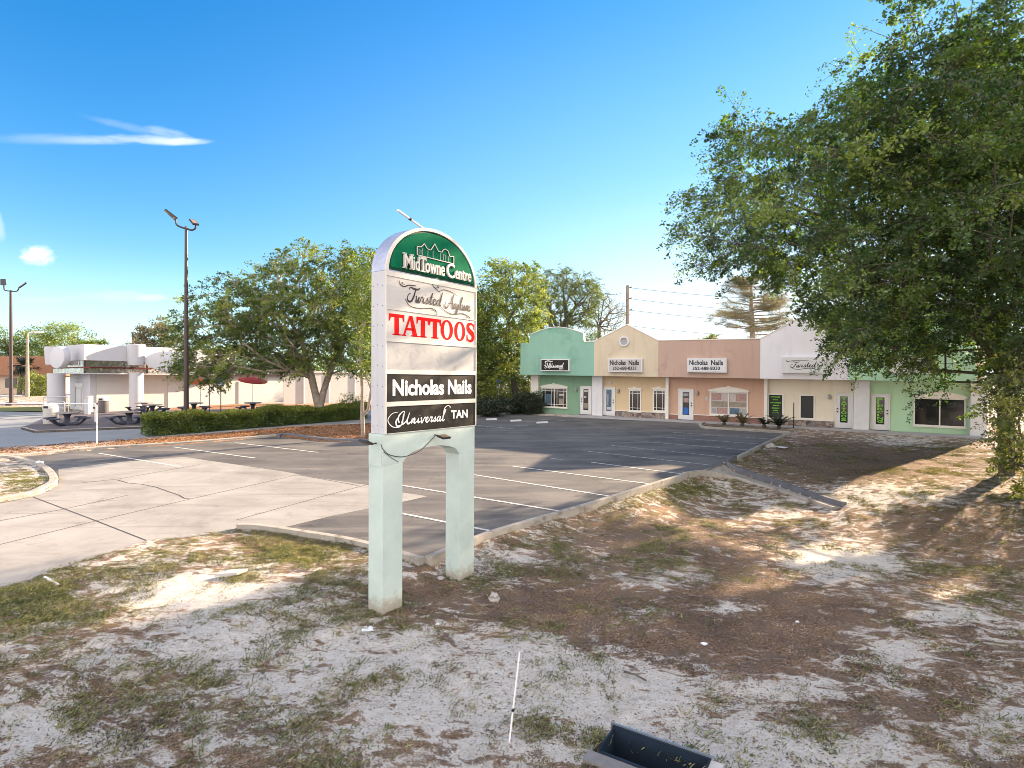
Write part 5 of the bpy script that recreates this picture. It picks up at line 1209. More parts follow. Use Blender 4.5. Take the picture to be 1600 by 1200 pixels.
# ------------------------------------------------------------------ vegetation
def leaves(name, C, tint, size, mat, parent, rng, up=.35, asp=.55, droop=0.0):
    n = len(C); nr = rng.normal(size=(n, 3)); nr[:, 2] = np.abs(nr[:, 2])*(1+up)+up; nr /= np.linalg.norm(nr, axis=1)[:, None]
    a = rng.normal(size=(n, 3)); a[:, 2] -= droop; a -= nr*(a*nr).sum(1)[:, None]; a /= np.linalg.norm(a, axis=1)[:, None]; b = np.cross(nr, a)
    s = size*rng.uniform(.6, 1.35, n)[:, None]
    V = np.stack([C-a*s*.5, C+b*s*.5*asp-a*s*.05, C+a*s*.5, C-b*s*.5*asp-a*s*.05], 1).reshape(-1, 3)
    off = rootloc(parent) if parent is not None else Vector((0, 0, 0)); V = V-np.array(off)
    me = fastmesh(name, V, np.arange(4*n).reshape(-1, 4), mat, {'tint': np.repeat(np.clip(tint, 0, 1), 4)})
    o = bpy.data.objects.new(name, me); link(o, parent); return o
def skeleton(base, trunk, clusters, rng, jit=.25, sag=.0, seglen=1.2, anchor=None):
    """trunk: list of points; clusters: crown points to be reached. Returns nodes and parents."""
    N = [np.array(p, float) for p in trunk[0]]; par = [-1]+list(range(len(N)-1)); start = trunk[1]; free = list(range(start, len(N)))
    for extra in trunk[2:]:
        i0 = extra[0]; k_ = i0
        for p in extra[1]: N.append(np.array(p, float)); par.append(k_); k_ = len(N)-1; free.append(k_)
    root = N[start]; dist = [0.0]*len(N)
    for i in range(len(N)):
        if par[i] >= 0: dist[i] = dist[par[i]]+np.linalg.norm(N[i]-N[par[i]])
    order = np.argsort([np.linalg.norm(c-root) for c in clusters]); tips = []
    for ci in order:
        c = clusters[ci]; F_ = np.array([N[i] for i in free]); dd = np.linalg.norm(F_-c, axis=1); cost = dd+.35*np.array([dist[i] for i in free])
        k_ = free[int(np.argmin(cost))]; p = N[k_]; L_ = np.linalg.norm(c-p); m_ = max(1, int(L_/seglen)); prev = k_
        for j in range(1, m_+1):
            t_ = j/m_; q = p+(c-p)*t_+(rng.normal(size=3)*jit*L_*.12*(0 if j == m_ else 1)); q[2] += sag*L_*sin(pi*t_)
            N.append(q); par.append(prev); dist.append(dist[prev]+np.linalg.norm(q-N[prev])); prev = len(N)-1; free.append(prev)
        tips.append(prev)
    return np.array(N), par, tips
def branches(name, N, par, tips, r_tip, r_base, mat, parent, n=6, expo=2.2):
    area = np.zeros(len(N)); 
    for t_ in tips: area[t_] += r_tip**expo
    for i in range(len(N)-1, 0, -1):
        if area[i] == 0: area[i] = r_tip**expo
        area[par[i]] += area[i]
    rad = area**(1/expo); rad = rad*min(1.0, r_base/rad[0]) if rad[0] > r_base else rad*(1+(r_base/rad[0]-1)*np.clip(rad/rad[0], 0, 1))
    rad = np.maximum(rad, r_tip*.7); kids = {}
    for i, p in enumerate(par): kids.setdefault(p, []).append(i)
    mb = MB()
    def chain(i0, i1):
        pts = [N[i0], N[i1]]; rr = [min(rad[i0], rad[i1]*1.35), rad[i1]]; cur = i1; side_ = []
        while kids.get(cur):
            ks_ = sorted(kids[cur], key=lambda q: -rad[q]); side_ += [(cur, q) for q in ks_[1:]]; cur = ks_[0]; pts.append(N[cur]); rr.append(rad[cur])
        rr[-1] *= .6; mb.tube(pts, rr, 4 if max(rr) < .05 else n if max(rr) < .15 else 10, True); return side_
    st_ = [(0, kids[0][0])]; first = True
    for q in kids[0][1:]: st_.append((0, q))
    while st_:
        a, b = st_.pop(); st_ += chain(a, b)
    if par: pass
    # root flare
    o = mb.build(name, mat, parent, True); return o
def crown_pts(ells, n, rng, poly=None, reject=None, shell=.55, maxtry=400000):
    w_ = np.array([e[3]*e[4]*e[5] for e in ells], float); w_ /= w_.sum(); out = []
    tries = 0
    while len(out) < n and tries < 60:
        tries += 1; k_ = rng.choice(len(ells), size=n*3, p=w_); E = np.array([e[:6] for e in ells], float)[k_]; d = rng.normal(size=(n*3, 3)); d /= np.linalg.norm(d, axis=1)[:, None]
        r_ = rng.uniform(shell**3, 1, n*3)**(1/3); P = E[:, :3]+d*r_[:, None]*E[:, 3:6]; ok = P[:, 2] > .5
        if poly is not None: x, y = proj(P); ok &= inpoly(x, y, poly)
        if reject is not None: ok &= ~reject(P)
        for p in P[ok]:
            if len(out) < n: out.append(p)
    return out
def tree(name, label, cat, base, trunk, ells, ncl, nleaf, csig, lsize, mat, r_tip, r_base, seed, poly=None, reject=None, shell=.5, group=None, bark='bark', tbias=0.0, up=.35, jit=.5, twig=2, kind=None, crownname='crown', zflat=.65, lreject=None, contrast=.32, spray=0):
    rng = np.random.default_rng(seed); t_ = thing(name, label, cat, base, group)
    cl = crown_pts(ells, ncl, rng, poly, reject, shell); N, par, tips = skeleton(base, trunk, cl, rng, jit)
    branches('trunk', N, par, tips, r_tip, r_base, bark, t_)
    C = []; ti = []
    zs = [c[2] for c in cl]; zl, zh = min(zs), max(zs)+.01
    TWG = MB(); root_ = np.array([base[0], base[1], 0.0])
    for c in cl:
        base_t = np.clip(.42+tbias+rng.normal()*contrast*.6, 0, 1); ntw = twig+rng.integers(0, twig+1)
        for _ in range(ntw):
            d = rng.normal(size=3); d[2] *= .6; d /= np.linalg.norm(d)
            if spray:
                o_ = c-root_; o_[2] = 0; o_ = o_/(np.linalg.norm(o_)+1e-6); d = d+o_*.8; d[2] = d[2]*.7-.12; d /= np.linalg.norm(d); L_ = spray*rng.uniform(.5, 1.4); s0_ = c+rng.normal(size=3)*csig*.35
                nn_ = max(4, int(nleaf/ntw*rng.uniform(.6, 1.4))); u_ = rng.uniform(.05, 1, nn_)**.8; q = s0_+d*L_*u_[:, None]; q[:, 2] -= .22*L_*u_**2; q += rng.normal(size=(nn_, 3))*(.05+.11*(1-u_))[:, None]*L_
                C.append(q); ti.append(base_t+rng.normal()*.07+rng.normal(size=nn_)*.13); TWG.tube([c, s0_+d*L_*.5-V3(0, 0, .05*L_), s0_+d*L_*.95-V3(0, 0, .2*L_)], [r_tip, r_tip*.6, r_tip*.3], 3, False); continue
            c2 = c+d*csig*rng.uniform(.3, 1.3); nn_ = max(3, int(nleaf/ntw*rng.uniform(.5, 1.5))); q = rng.normal(size=(nn_, 3))*np.array([csig*.55, csig*.55, csig*.55*zflat])
            C.append(c2+q); ti.append(base_t+rng.normal()*.06+rng.normal(size=nn_)*.13)
    C = np.concatenate(C); ti = np.concatenate(ti)
    if lreject is not None: k_ = ~lreject(C); C = C[k_]; ti = ti[k_]
    cr_ = leaves(crownname, C, ti, lsize, mat, t_, rng, up)
    if spray: TWG.build('twigs', bark, t_)
    return t_
# corridors of sunlight that the photograph shows open: nothing may stand in them
def sun_drop(P, z):                              # where the shadow of P lands on height z
    k_ = (P[:, 2]-z)/SD[2]; return P-SD[None, :]*k_[:, None]
LITG = [[(0, 900), (130, 870), (375, 828), (560, 850), (575, 880), (520, 915), (400, 950), (250, 985), (120, 1020), (0, 1050)],
        [(-200, 690), (600, 680), (745, 690), (860, 700), (860, 740), (1060, 735), (1000, 760), (960, 775), (880, 797), (745, 800), (600, 850), (0, 900), (-200, 900)],
        [(1480, 705), (1600, 690), (1600, 735), (1480, 750), (1420, 800), (1330, 835), (1180, 830), (1120, 790), (1230, 800), (1320, 790), (1400, 745)],
        [(1050, 752), (1110, 770), (1110, 800), (1000, 800), (960, 815), (930, 800)],
        [(1240, 840), (1290, 860), (1230, 890), (1190, 870)], [(1600, 790), (1600, 835), (1500, 880), (1400, 925), (1310, 960), (1390, 890), (1500, 830)], [(1600, 910), (1600, 935), (1470, 985), (1380, 1030), (1450, 960)], [(1200, 985), (1260, 980), (1150, 1040), (1080, 1050)], [(560, 780), (640, 760), (640, 1000), (560, 960)]]
def blocks_light(P):
    r_ = np.zeros(len(P), bool)
    G_ = sun_drop(P, .0); G_ = sun_drop(P, 0.0); zz = Lz(G_[:, 0], G_[:, 1]); k_ = (P[:, 2]-zz)/SD[2]; G_ = P-SD[None, :]*k_[:, None]; x, y = proj(G_); fr_ = G_[:, 1] > 1
    for pl in LITG: r_ |= inpoly(x, y, pl) & fr_
    # sign face: plane through SO with normal sn
    den = SD@sn; k_ = ((P-np.array([SO[0], SO[1], 0]))@sn)/den; Q = P-SD[None, :]*k_[:, None]; L_ = (Q-np.array([SO[0], SO[1], 0]))@su; z = Q[:, 2]
    r_ |= (k_ > 0) & (L_ > -.9) & (L_ < 3.2) & (z > 2.7) & (z < 7.4)
    return r_
# the big oak on the right
OB = ghit(1573, 742); OX, OY, OZ = OB
print('oak base', OB)
SIL = [(1345, -260), (1348, 0), (1342, 40), (1352, 70), (1300, 112), (1285, 150), (1240, 195), (1205, 205), (1150, 168), (1128, 205), (1104, 245), (1118, 285), (1062, 300), (1078, 335), (1034, 372), (1090, 385), (1083, 420), (1110, 415), (1125, 440), (1165, 410), (1205, 440), (1240, 470), (1262, 480), (1300, 530), (1312, 560), (1335, 578), (1360, 560), (1440, 580), (1450, 640), (1490, 640), (1530, 620), (1545, 660), (1545, 700), (1600, 700), (1610, 800), (2600, 900), (2600, -260)]
ells = [(OX, OY, 9.5, 11.5, 9, 5.6), (OX-5, OY-2.5, 9.0, 8.5, 6.5, 4.8), (OX-1, OY-5, 11, 8, 6, 6), (OX-6, OY, 12, 7, 7, 5), (OX-1, OY-1, 5.4, 9, 7, 3.0), (OX+.5, OY-4, 4.2, 3.6, 3, 3.0)]
tr = [[(OX, OY, OZ-.3), (OX-.02, OY, OZ+.5), (OX-.1, OY-.05, OZ+2), (OX-.2, OY-.1, OZ+3.4), (OX-.3, OY, OZ+4.8), (OX-.2, OY, OZ+7), (OX, OY, OZ+9)], 3,
      (3, [(OX-1.6, OY-1, OZ+4.6), (OX-3.6, OY-1.8, OZ+5.9), (OX-6, OY-2.4, OZ+6.8), (OX-8.5, OY-2.6, OZ+7.6)]), (4, [(OX-1.5, OY-2, OZ+6.5), (OX-3, OY-4, OZ+8.5), (OX-4.5, OY-5, OZ+10.5)]), (3, [(OX+1.5, OY-1.5, OZ+4.6), (OX+3, OY-3.5, OZ+6)]), (4, [(OX-2.5, OY+1, OZ+7), (OX-5, OY+2, OZ+9)]), (5, [(OX-2, OY-1, OZ+10), (OX-4, OY-1.5, OZ+12.5)])]
def rej_oak(P): x, y = proj(P); return blocks_light(P) | ((P[:, 1] < 9.5)) | (P[:, 2] > 17.5)
tree('oak_tree', 'very large shade-side oak filling the right of the picture with drooping branches', 'tree', OB, tr, ells, 2200, 250, .50, .11, 'leaf_oak', .010, .25, 5, SIL, rej_oak, .25, jit=1.5, up=.2, twig=4, contrast=.6, zflat=.6, spray=.85, lreject=lambda C: (np.random.default_rng(3).random(len(C)) < np.clip((1290-proj(C)[0])/260, 0, 1)*.50))
# low bright foliage hanging by the trunk
PB = [(1600, 560), (1545, 640), (1520, 690), (1560, 720), (1585, 760), (1600, 850), (1900, 850), (1900, 560)]
NB = ghit(1640, 800)
tree('oak_tree', 'smaller sunlit yellow-green oak at the right edge below the big crown', 'tree', NB, [[(NB[0], NB[1], NB[2]-.3), (NB[0], NB[1], NB[2]+1.0), (NB[0]+.1, NB[1], NB[2]+2.2), (NB[0]+.1, NB[1]+.2, NB[2]+3.6)], 1], [(NB[0]-.2, NB[1], 3.2, 3.6, 2.8, 3.2)], 330, 150, .40, .085, 'leaf_bright', .008, .12, 8, [(1560, 590), (1550, 700), (1590, 730), (1598, 775), (1640, 800), (2400, 900), (2400, 450), (1590, 540)], blocks_light, .2, up=.1, twig=3, tbias=-.05, spray=.6, jit=1.3)
# further oaks beyond the right edge that shade the foreground
for i, (bx_, by_, hh, rr, lab) in enumerate(((21.5, 12.5, 11, 5.2, 'oak standing outside the right edge whose shade falls on the foreground'), (27.5, 18.5, 13, 6.0, 'taller oak beyond the right edge behind the first one'))):
    b_ = (bx_, by_, float(T(bx_, by_, False)))
    tree('oak_tree', lab, 'tree', b_, [[(bx_, by_, b_[2]-.3), (bx_, by_, b_[2]+1.5), (bx_-.2, by_, b_[2]+3.2), (bx_-.1, by_, b_[2]+5), (bx_, by_, b_[2]+7)], 2], [(bx_, by_, hh*.58, rr, rr, hh*.40)], 150, 80, .60, .13, 'leaf_oak', .012, .25, 31+i, [(1625, -3000), (1625, 3000), (9000, 3000), (9000, -3000)], blocks_light, .3, group='oaks beyond the right edge', twig=3)
# twin-trunk oak behind the hedge
Y = 37.5; bx_ = col_at(499, Y); bz_ = gz(bx_, Y)
def PX(px, py, Y): return np.array(at_depth(px, py, Y))
P0 = PX(499, 646, Y); P0[2] = bz_-.2
tr = [[P0, PX(499, 636, Y)], 1, (1, [PX(492, 612, Y), PX(487, 590, Y-.3), PX(480, 565, Y-.3), PX(470, 530, Y-.6), PX(455, 505, Y-.8)]), (1, [PX(506, 610, Y+.2), PX(514, 585, Y+.3), PX(524, 560, Y), PX(530, 520, Y+.3), PX(520, 480, Y)])]
tr.append((5, [PX(440, 535, Y-1), PX(400, 520, Y-1.5), PX(350, 500, Y-2), PX(310, 490, Y-2)]))
SILM = [(258, 505), (283, 467), (300, 436), (323, 440), (347, 420), (387, 420), (392, 440), (400, 408), (427, 397), (447, 382), (487, 380), (513, 372), (540, 380), (560, 384), (592, 386), (600, 420), (598, 545), (570, 590), (533, 577), (500, 560), (473, 590), (453, 583), (437, 562), (407, 588), (385, 560), (365, 593), (337, 608), (317, 593), (290, 598), (270, 567), (262, 535)]
tree('oak_tree', 'broad twin-trunk oak behind the hedge with its crown spreading over the restaurant', 'tree', tuple(P0), tr, [(bx_-.3, Y, 8.5, 6.0, 4.0, 5.0), (bx_-5, Y-1, 6.2, 5.5, 3.5, 4.5), (bx_+2, Y, 8.5, 3.5, 3, 4.5)], 900, 140, .42, .14, 'leaf_mid', .014, .30, 9, SILM, None, .2, bark='bark_pale', twig=3, up=.2, contrast=.6, spray=.8)
# young tree in the kerbed bed
P0 = np.array(Lhit(568, 684)); Y = P0[1]; tr = [[P0-V3(0, 0, .2), PX(566, 650, Y), PX(566, 610, Y), PX(563, 560, Y), PX(566, 520, Y), PX(570, 480, Y)], 3, (1, [PX(575, 640, Y), PX(580, 610, Y), PX(584, 560, Y)])]
tree('young_oak_tree', 'slim tree in the mulch bed just left of the pylon sign', 'tree', tuple(P0), tr, [(P0[0]+.4, Y, 7.2, 1.9, 1.8, 3.4)], 150, 110, .38, .12, 'leaf_mid', .010, .11, 12, [(545, 600), (548, 520), (540, 440), (560, 385), (640, 380), (640, 600)], None, .2, bark='bark_pale', twig=3, tbias=.12)
# trees left of the shops
Y = 47; P0 = PX(805, 628, Y); P0[2] = gz(P0[0], Y)-.1; tr = [[P0, PX(803, 600, Y), PX(800, 575, Y), PX(797, 545, Y), PX(795, 500, Y), PX(790, 460, Y)], 2, (2, [PX(785, 560, Y), PX(772, 530, Y)]), (2, [PX(812, 570, Y), PX(825, 540, Y), PX(820, 480, Y)])]
SILT = [(700, 620), (700, 440), (744, 440), (756, 431), (765, 406), (800, 405), (810, 430), (812, 412), (832, 406), (850, 430), (852, 470), (836, 515), (828, 540), (812, 560), (810, 590), (790, 600), (770, 612), (744, 618)]
tree('oak_tree', 'dense yellow-green oak rising left of the green shopfront', 'tree', tuple(P0), tr, [(P0[0]-.6, Y, 8.8, 3.6, 3.4, 6.0), (P0[0]-1.5, Y-.5, 5.5, 2.5, 2.5, 3.5)], 460, 140, .48, .16, 'leaf_mid', .014, .24, 14, SILT, None, .15, tbias=.12, twig=3, contrast=.6, spray=.9)
Y = 50; P0 = PX(750, 634, Y); P0[2] = gz(P0[0], Y)-.1; tr = [[P0, PX(750, 600, Y), PX(752, 560, Y), PX(748, 500, Y)], 1]
tree('oak_tree', 'darker oak partly hidden behind the right edge of the pylon sign', 'tree', tuple(P0), tr, [(P0[0]-.6, Y, 7.5, 3.2, 3.0, 5.2)], 190, 120, .5, .17, 'leaf_oak', .014, .2, 15, [(640, 620), (640, 440), (760, 445), (772, 520), (790, 600), (775, 622)], None, .2, twig=3)
Y = 62; P0 = PX(872, 560, Y); P0[2] = gz(0, Y)-.1; tr = [[P0, PX(872, 540, Y), PX(874, 520, Y), PX(885, 500, Y), PX(900, 478, Y), PX(915, 462, Y)], 2, (2, [PX(865, 500, Y), PX(858, 478, Y), PX(868, 455, Y)]), (3, [PX(882, 480, Y), PX(880, 450, Y)]), (1, [PX(850, 520, Y), PX(835, 505, Y)])]
tree('oak_tree', 'open-crowned oak with bare visible limbs behind the green arched parapet', 'tree', tuple(P0), tr, [(P0[0]+.6, Y, 12.5, 5.0, 3.5, 4.5)], 330, 85, .46, .15, 'leaf_mid', .025, .34, 16, [(838, 535), (835, 450), (850, 425), (882, 418), (915, 426), (936, 440), (940, 470), (925, 500), (900, 535)], None, .25, tbias=-.15, twig=3, spray=.9)
Y = 66; P0 = PX(936, 560, Y); P0[2] = gz(0, Y)-.1; tr = [[P0, PX(936, 540, Y), PX(936, 510, Y), PX(940, 490, Y), PX(943, 470, Y)], 2, (2, [PX(928, 495, Y), PX(922, 480, Y)]), (2, [PX(952, 490, Y), PX(965, 478, Y)])]
tree('sparse_tree', 'nearly bare twiggy tree beside the utility pole', 'tree', tuple(P0), tr, [(P0[0]+.5, Y, 11.3, 4.0, 2.6, 3.6)], 240, 32, .38, .12, 'leaf_dull', .022, .2, 17, [(915, 530), (908, 480), (925, 452), (948, 440), (975, 456), (992, 475), (978, 500), (965, 530)], None, .2, twig=3)
tree('leafy_tree', 'low leafy tree crown showing just left of the yellow gable', 'tree', tuple(PX(925, 560, 58)*V3(1, 1, 0)+V3(0, 0, 1.5)), [[PX(925, 560, 58)*V3(1, 1, 0)+V3(0, 0, 1.5), PX(925, 560, 58), PX(925, 535, 58)], 1], [(col_at(928, 58), 58, 6.5, 3.0, 2.2, 2.4)], 90, 90, .45, .14, 'leaf_mid', .015, .14, 18, None, None, .2, twig=3, tbias=.05)
# pine behind the tan and white units
Y = 72; P0 = PX(1176, 560, Y); P0[2] = gz(0, Y)-.1
pine = thing('pine_tree', 'tall open pine with a reddish trunk behind the tan shopfront', 'tree', tuple(P0)); rng = np.random.default_rng(21); mb = MB(); tp_ = PX(1174, 425, Y); mb.tube([P0, PX(1176, 530, Y), PX(1174, 480, Y), tp_], [.40, .34, .25, .08], 10); C = []
for k_ in range(64):
    py = rng.uniform(432, 545); p = PX(1176-.02*(545-py), py, Y); L_ = (1.2+4.4*min(1, (py-420)/60))*rng.uniform(.7, 1.05); a_ = rng.uniform(0, 2*pi); pts = [p]
    e = p.copy(); dz = rng.uniform(.06, .30)
    for j in range(5):
        a_ += rng.normal()*.15; e = e+V3(cos(a_), sin(a_)*.8, dz-.05*(2-j) if j > 2 else dz*.5-.06)*L_/5; pts.append(e.copy())
        if j >= 1:
            for _ in range(3):
                b_ = a_+rng.choice([-1, 1])*rng.uniform(.5, 1.1); l2 = L_*rng.uniform(.10, .26); q = e+V3(cos(b_), sin(b_), rng.uniform(-.1, .25))*l2; mb.tube([e, q], [.025, .012], 4)
                for u_ in np.linspace(.3, 1, 3): c = e+(q-e)*u_; C.append(c+rng.normal(size=(34, 3))*V3(.24, .24, .16))
    mb.tube(pts, list(np.linspace(.09, .02, 6)), 5)
mb.build('trunk', 'bark_pale', pine, True); C = np.concatenate(C); leaves('crown', C, rng.normal(.35, .2, len(C)), .16, 'leaf_dull', pine, rng, .2, .22)
# distant trees on the left
def far_tree(px, pyt, pyb, hw, Y, seed, lab, mat='leaf_mid', dens=1.0, tb=0.0, nm='distant_tree'):
    x = col_at(px, Y); z0_ = gz(0, Y); zt = zat(px, pyt, Y); rx = hw/F*Y; hgt = zt-z0_; cz = z0_+hgt*.60
    return tree(nm, lab, 'tree', (x, Y, z0_), [[(x, Y, z0_-.2), (x, Y, z0_+hgt*.2), (x+.2, Y, z0_+hgt*.4)], 1], [(x, Y, cz, rx, rx*.8, hgt*.42)], int(110*dens), 90, rx*.16, .30, mat, .03, .3, seed, None, None, .3, group='trees behind the restaurant', twig=3, tbias=tb)
far_tree(-10, 512, 600, 42, 96, 41, 'distant tree at the left edge behind the slender lamp pole'); far_tree(52, 512, 600, 40, 100, 42, 'olive distant tree behind the curved-arm street lamp', tb=.1); far_tree(108, 506, 600, 48, 98, 43, 'broad olive tree crown directly above the drive-in corner', tb=.15, dens=1.6); far_tree(150, 530, 600, 26, 94, 44, 'lower tree crown sinking behind the restaurant parapet')
far_tree(246, 497, 600, 32, 84, 45, 'greyish thin-leaved tree behind the restaurant roof', 'leaf_dull', 1.2, .1); far_tree(196, 530, 600, 22, 110, 46, 'small far tree beside the distant utility pole', 'leaf_dull', .7)
for i, (px, pyt, hw, Y, lab) in enumerate(((620, 520, 60, 85, 'tree crown far behind the pylon sign'), (700, 530, 50, 70, 'low tree between the pylon sign and the shops'), (380, 545, 60, 88, 'tree crown low behind the spreading oak'), (470, 548, 60, 92, 'tree crown behind the white wall'), (1110, 522, 24, 88, 'treetop just above the tan parapet'), (1300, 480, 60, 80, 'tree hidden behind the white gable'), (1460, 470, 70, 75, 'tree behind the mint shopfront'))):
    far_tree(px, pyt, 600, hw, Y, 60+i, lab)
# understorey and dark shrubs at the left end of the shops
def shrub(name, label, cat, c, r, n, ls, mat, seed, group=None, stems=7, parent=None, tb=0):
    rng = np.random.default_rng(seed); t_ = thing(name, label, cat, c, group); d = rng.normal(size=(n, 3)); d /= np.linalg.norm(d, axis=1)[:, None]; k_ = 1+.28*np.sin(d[:, 0]*5+seed)*np.cos(d[:, 1]*4+seed*2)+.12*np.sin(d[:, 2]*9+seed)
    P = d*(rng.uniform(.35, 1, n)**.6*k_)[:, None]*np.array(r)+rng.normal(size=(n, 3))*.05; P[:, 2] = np.abs(P[:, 2]+r[2]*.75); P += np.array(c)
    mb = MB()
    for i in range(stems): a_ = rng.uniform(0, 6.28); mb.tube([c, V3(*c)+V3(cos(a_)*r[0]*.5, sin(a_)*r[1]*.5, r[2]*1.1)], [.03, .01], 5)
    mb.build('stems', 'bark', t_); cl_ = np.sin(P[:, 0]*5.1+seed)*np.cos(P[:, 1]*4.3)*np.sin(P[:, 2]*6+seed)*.25; leaves('foliage', P, rng.normal(.42+tb, .18, n)+cl_, ls, mat, t_, rng, .3); return t_
def at_lot(px, py): return Lhit(px, py)
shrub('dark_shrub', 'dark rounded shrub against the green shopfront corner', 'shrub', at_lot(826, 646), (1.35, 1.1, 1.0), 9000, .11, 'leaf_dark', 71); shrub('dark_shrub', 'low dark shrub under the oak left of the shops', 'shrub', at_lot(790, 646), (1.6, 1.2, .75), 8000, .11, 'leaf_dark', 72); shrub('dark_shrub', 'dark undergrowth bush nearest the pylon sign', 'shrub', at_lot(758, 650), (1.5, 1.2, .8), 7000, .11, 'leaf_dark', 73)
for i, (px, Y, r, m_, lab) in enumerate(((770, 54, (3, 1.5, 2.2), 'leaf_bright', 'bright backlit bush deep under the trees'), (800, 56, (3, 1.5, 1.9), 'leaf_mid', 'green bush behind the oak trunk left of the shops'), (745, 57, (3, 1.5, 2.4), 'leaf_mid', 'tall bush behind the parking sign'), (830, 55, (2.4, 1.4, 2.0), 'leaf_bright', 'sunlit bush beside the rear of the green unit'), (715, 56, (3, 1.5, 2.2), 'leaf_mid', 'bush hidden mostly by the sign posts'))):
    x = col_at(px, Y); shrub('understorey_bush', lab, 'bush', (x, Y, gz(x, Y)), r, 6500, .17, m_, 80+i, 'bushes under the trees')
Y = 70; x = col_at(55.5, Y); shrub('round_bush', 'round yellow-green bush left of the restaurant', 'bush', (x, Y, gz(x, Y)), (1.8, 1.6, 1.75), 9000, .16, 'leaf_bright', 91, tb=.05)
# palm
Y = 74; x = col_at(41, Y); z = gz(x, Y); pm = thing('palm_tree', 'dark palm in front of the brown roof at the left', 'palm', (x, Y, z)); hz_ = zat(41, 575, Y); MB().tube([(x-.9, Y, z), (x-.8, Y, z+1.5), (x-.2, Y, hz_)], [.3, .22, .2], 8).build('trunk', 'bark', pm, True)
mb = MB(); rng = np.random.default_rng(5)
for k_ in range(42):
    a_ = rng.uniform(0, 2*pi); el = rng.uniform(-.5, 1.2); l_ = rng.uniform(1.3, 2.1); p = V3(x-.2, Y, hz_); d = V3(cos(a_)*cos(el), sin(a_)*cos(el), sin(el)); sd_ = V3(-sin(a_), cos(a_), 0)
    for j in range(7): s_ = (j-3)/3; tip = p+d*l_*(1-.15*abs(s_))+sd_*s_*l_*.45-V3(0, 0, .25*l_*(1-el/1.5)); mb.add([p+d*l_*.4, p+d*l_*.65+sd_*(s_*.28+.05)*l_, tip, p+d*l_*.65+sd_*(s_*.28-.05)*l_], [(0, 1, 2, 3)])
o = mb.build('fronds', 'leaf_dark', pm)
# hedge
A = np.array(Lhit(232, 683)); B = np.array(Lhit(575, 655)); ax = (B-A)[:2]; LH = float(np.linalg.norm(ax)); ax = ax/LH; ay = V3(-ax[1], ax[0], 0); ax = V3(ax[0], ax[1], 0)
rng = np.random.default_rng(33); hd = thing('hedge', 'long clipped hedge along the mulch strip behind the parking lot', 'hedge', tuple(A)); n = 62000
t_ = rng.uniform(-.1, LH, n); hgt = 1.08+.10*np.sin(t_*1.1)+.07*np.sin(t_*2.9+1)-.05*(t_ > 8); wd_ = 1.25+.12*np.sin(t_*1.7); face = rng.integers(0, 4, n)
v = np.where(face == 0, 1-rng.uniform(0, .14, n)**1.0, rng.uniform(0, 1, n)); v = np.where(face == 3, rng.uniform(0, 1, n), v); u_ = np.where((face == 1), rng.uniform(0, .16, n), rng.uniform(0, 1, n)); u_ = np.where(face == 2, 1-rng.uniform(0, .2, n), u_)
edge = .10*np.sin(t_*3.1)*np.cos(v*6)+rng.normal(size=n)*.035
P = A[None, :]+ax[None, :]*t_[:, None]+ay[None, :]*(u_*wd_+edge*np.where(u_ < .5, -1, 1))[:, None]; P[:, 2] = Lz(P[:, 0], P[:, 1])+.05+v*hgt*(1-.12*(np.abs(u_-.5)*2)**3)+rng.normal(size=n)*.04
ht_ = .35+.30*(v > .8)+vnoise(P[:, 0], P[:, 1], 1.6, 4)*.35-.15; leaves('foliage', P, ht_+rng.normal(size=n)*.14, .10, 'leaf_hedge', hd, rng, .3)  # top leaves lighter: light along the hedge top put into their tint
mb = MB()
for k_ in range(60):
    q = A+ax*(LH*k_/60+.1)+ay*.6; q[2] = gz(q[0], q[1])-.05; mb.tube([q, q+V3(rng.normal()*.15, rng.normal()*.15, .9)], [.03, .012], 5)
mb.build('stems', 'bark', hd)
q = Lhit(548, 655); shrub('flowering_bush', 'loose pale-tipped bush rising above the right end of the hedge', 'bush', q, (1.1, .8, 1.0), 2600, .10, 'leaf_bright', 95, stems=12, tb=.1)
q = Lhit(470, 640); 
# cycads in the bed
def cycad(px, py, r, seed, lab, dead=0):
    x, y, z = Lhit(px, py, .07); rng = np.random.default_rng(seed); t_ = thing('cycad', lab, 'cycad', (x, y, z), 'cycads in the planting bed'); MB().lathe((x, y, z-.05), [(.10, 0), (.13, .12), (.08, .22)], 10).build('stem', 'bark', t_, True); mb = MB()
    for k_ in range(20):
        a_ = 2*pi*k_/20+rng.normal()*.15; el = rng.uniform(.35, 1.25); l_ = 1.45*r*rng.uniform(.8, 1.1); prev = V3(x, y, z+.15); sd_ = V3(-sin(a_), cos(a_), 0)
        pts = [prev+V3(cos(a_), sin(a_), 0)*l_*cos(el)*t_2+V3(0, 0, 1)*(l_*sin(el)*t_2-.32*l_*t_2*t_2) for t_2 in np.linspace(0, 1, 9)]
        for p, q in zip(pts[:-1], pts[1:]):
            for s_ in (-1, 1): w_ = .20*r; c = (p+q)/2; tip = c+sd_*s_*w_+(q-p)*.9; mb.add([p, q, tip], [(0, 1, 2)])
    o = mb.build('fronds', 'leaf_dull' if dead else 'leaf_dark', t_)
cycad(1131.5, 664, .62, 1, 'first cycad from the left in the planting bed', 1); cycad(1160, 665.5, .72, 2, 'second cycad from the left, wide brownish fronds', 1); cycad(1194, 667.5, .62, 3, 'small green cycad below the tan and cream boundary'); cycad(1217, 669.5, .85, 4, 'largest dark cycad at the right end of the bed')
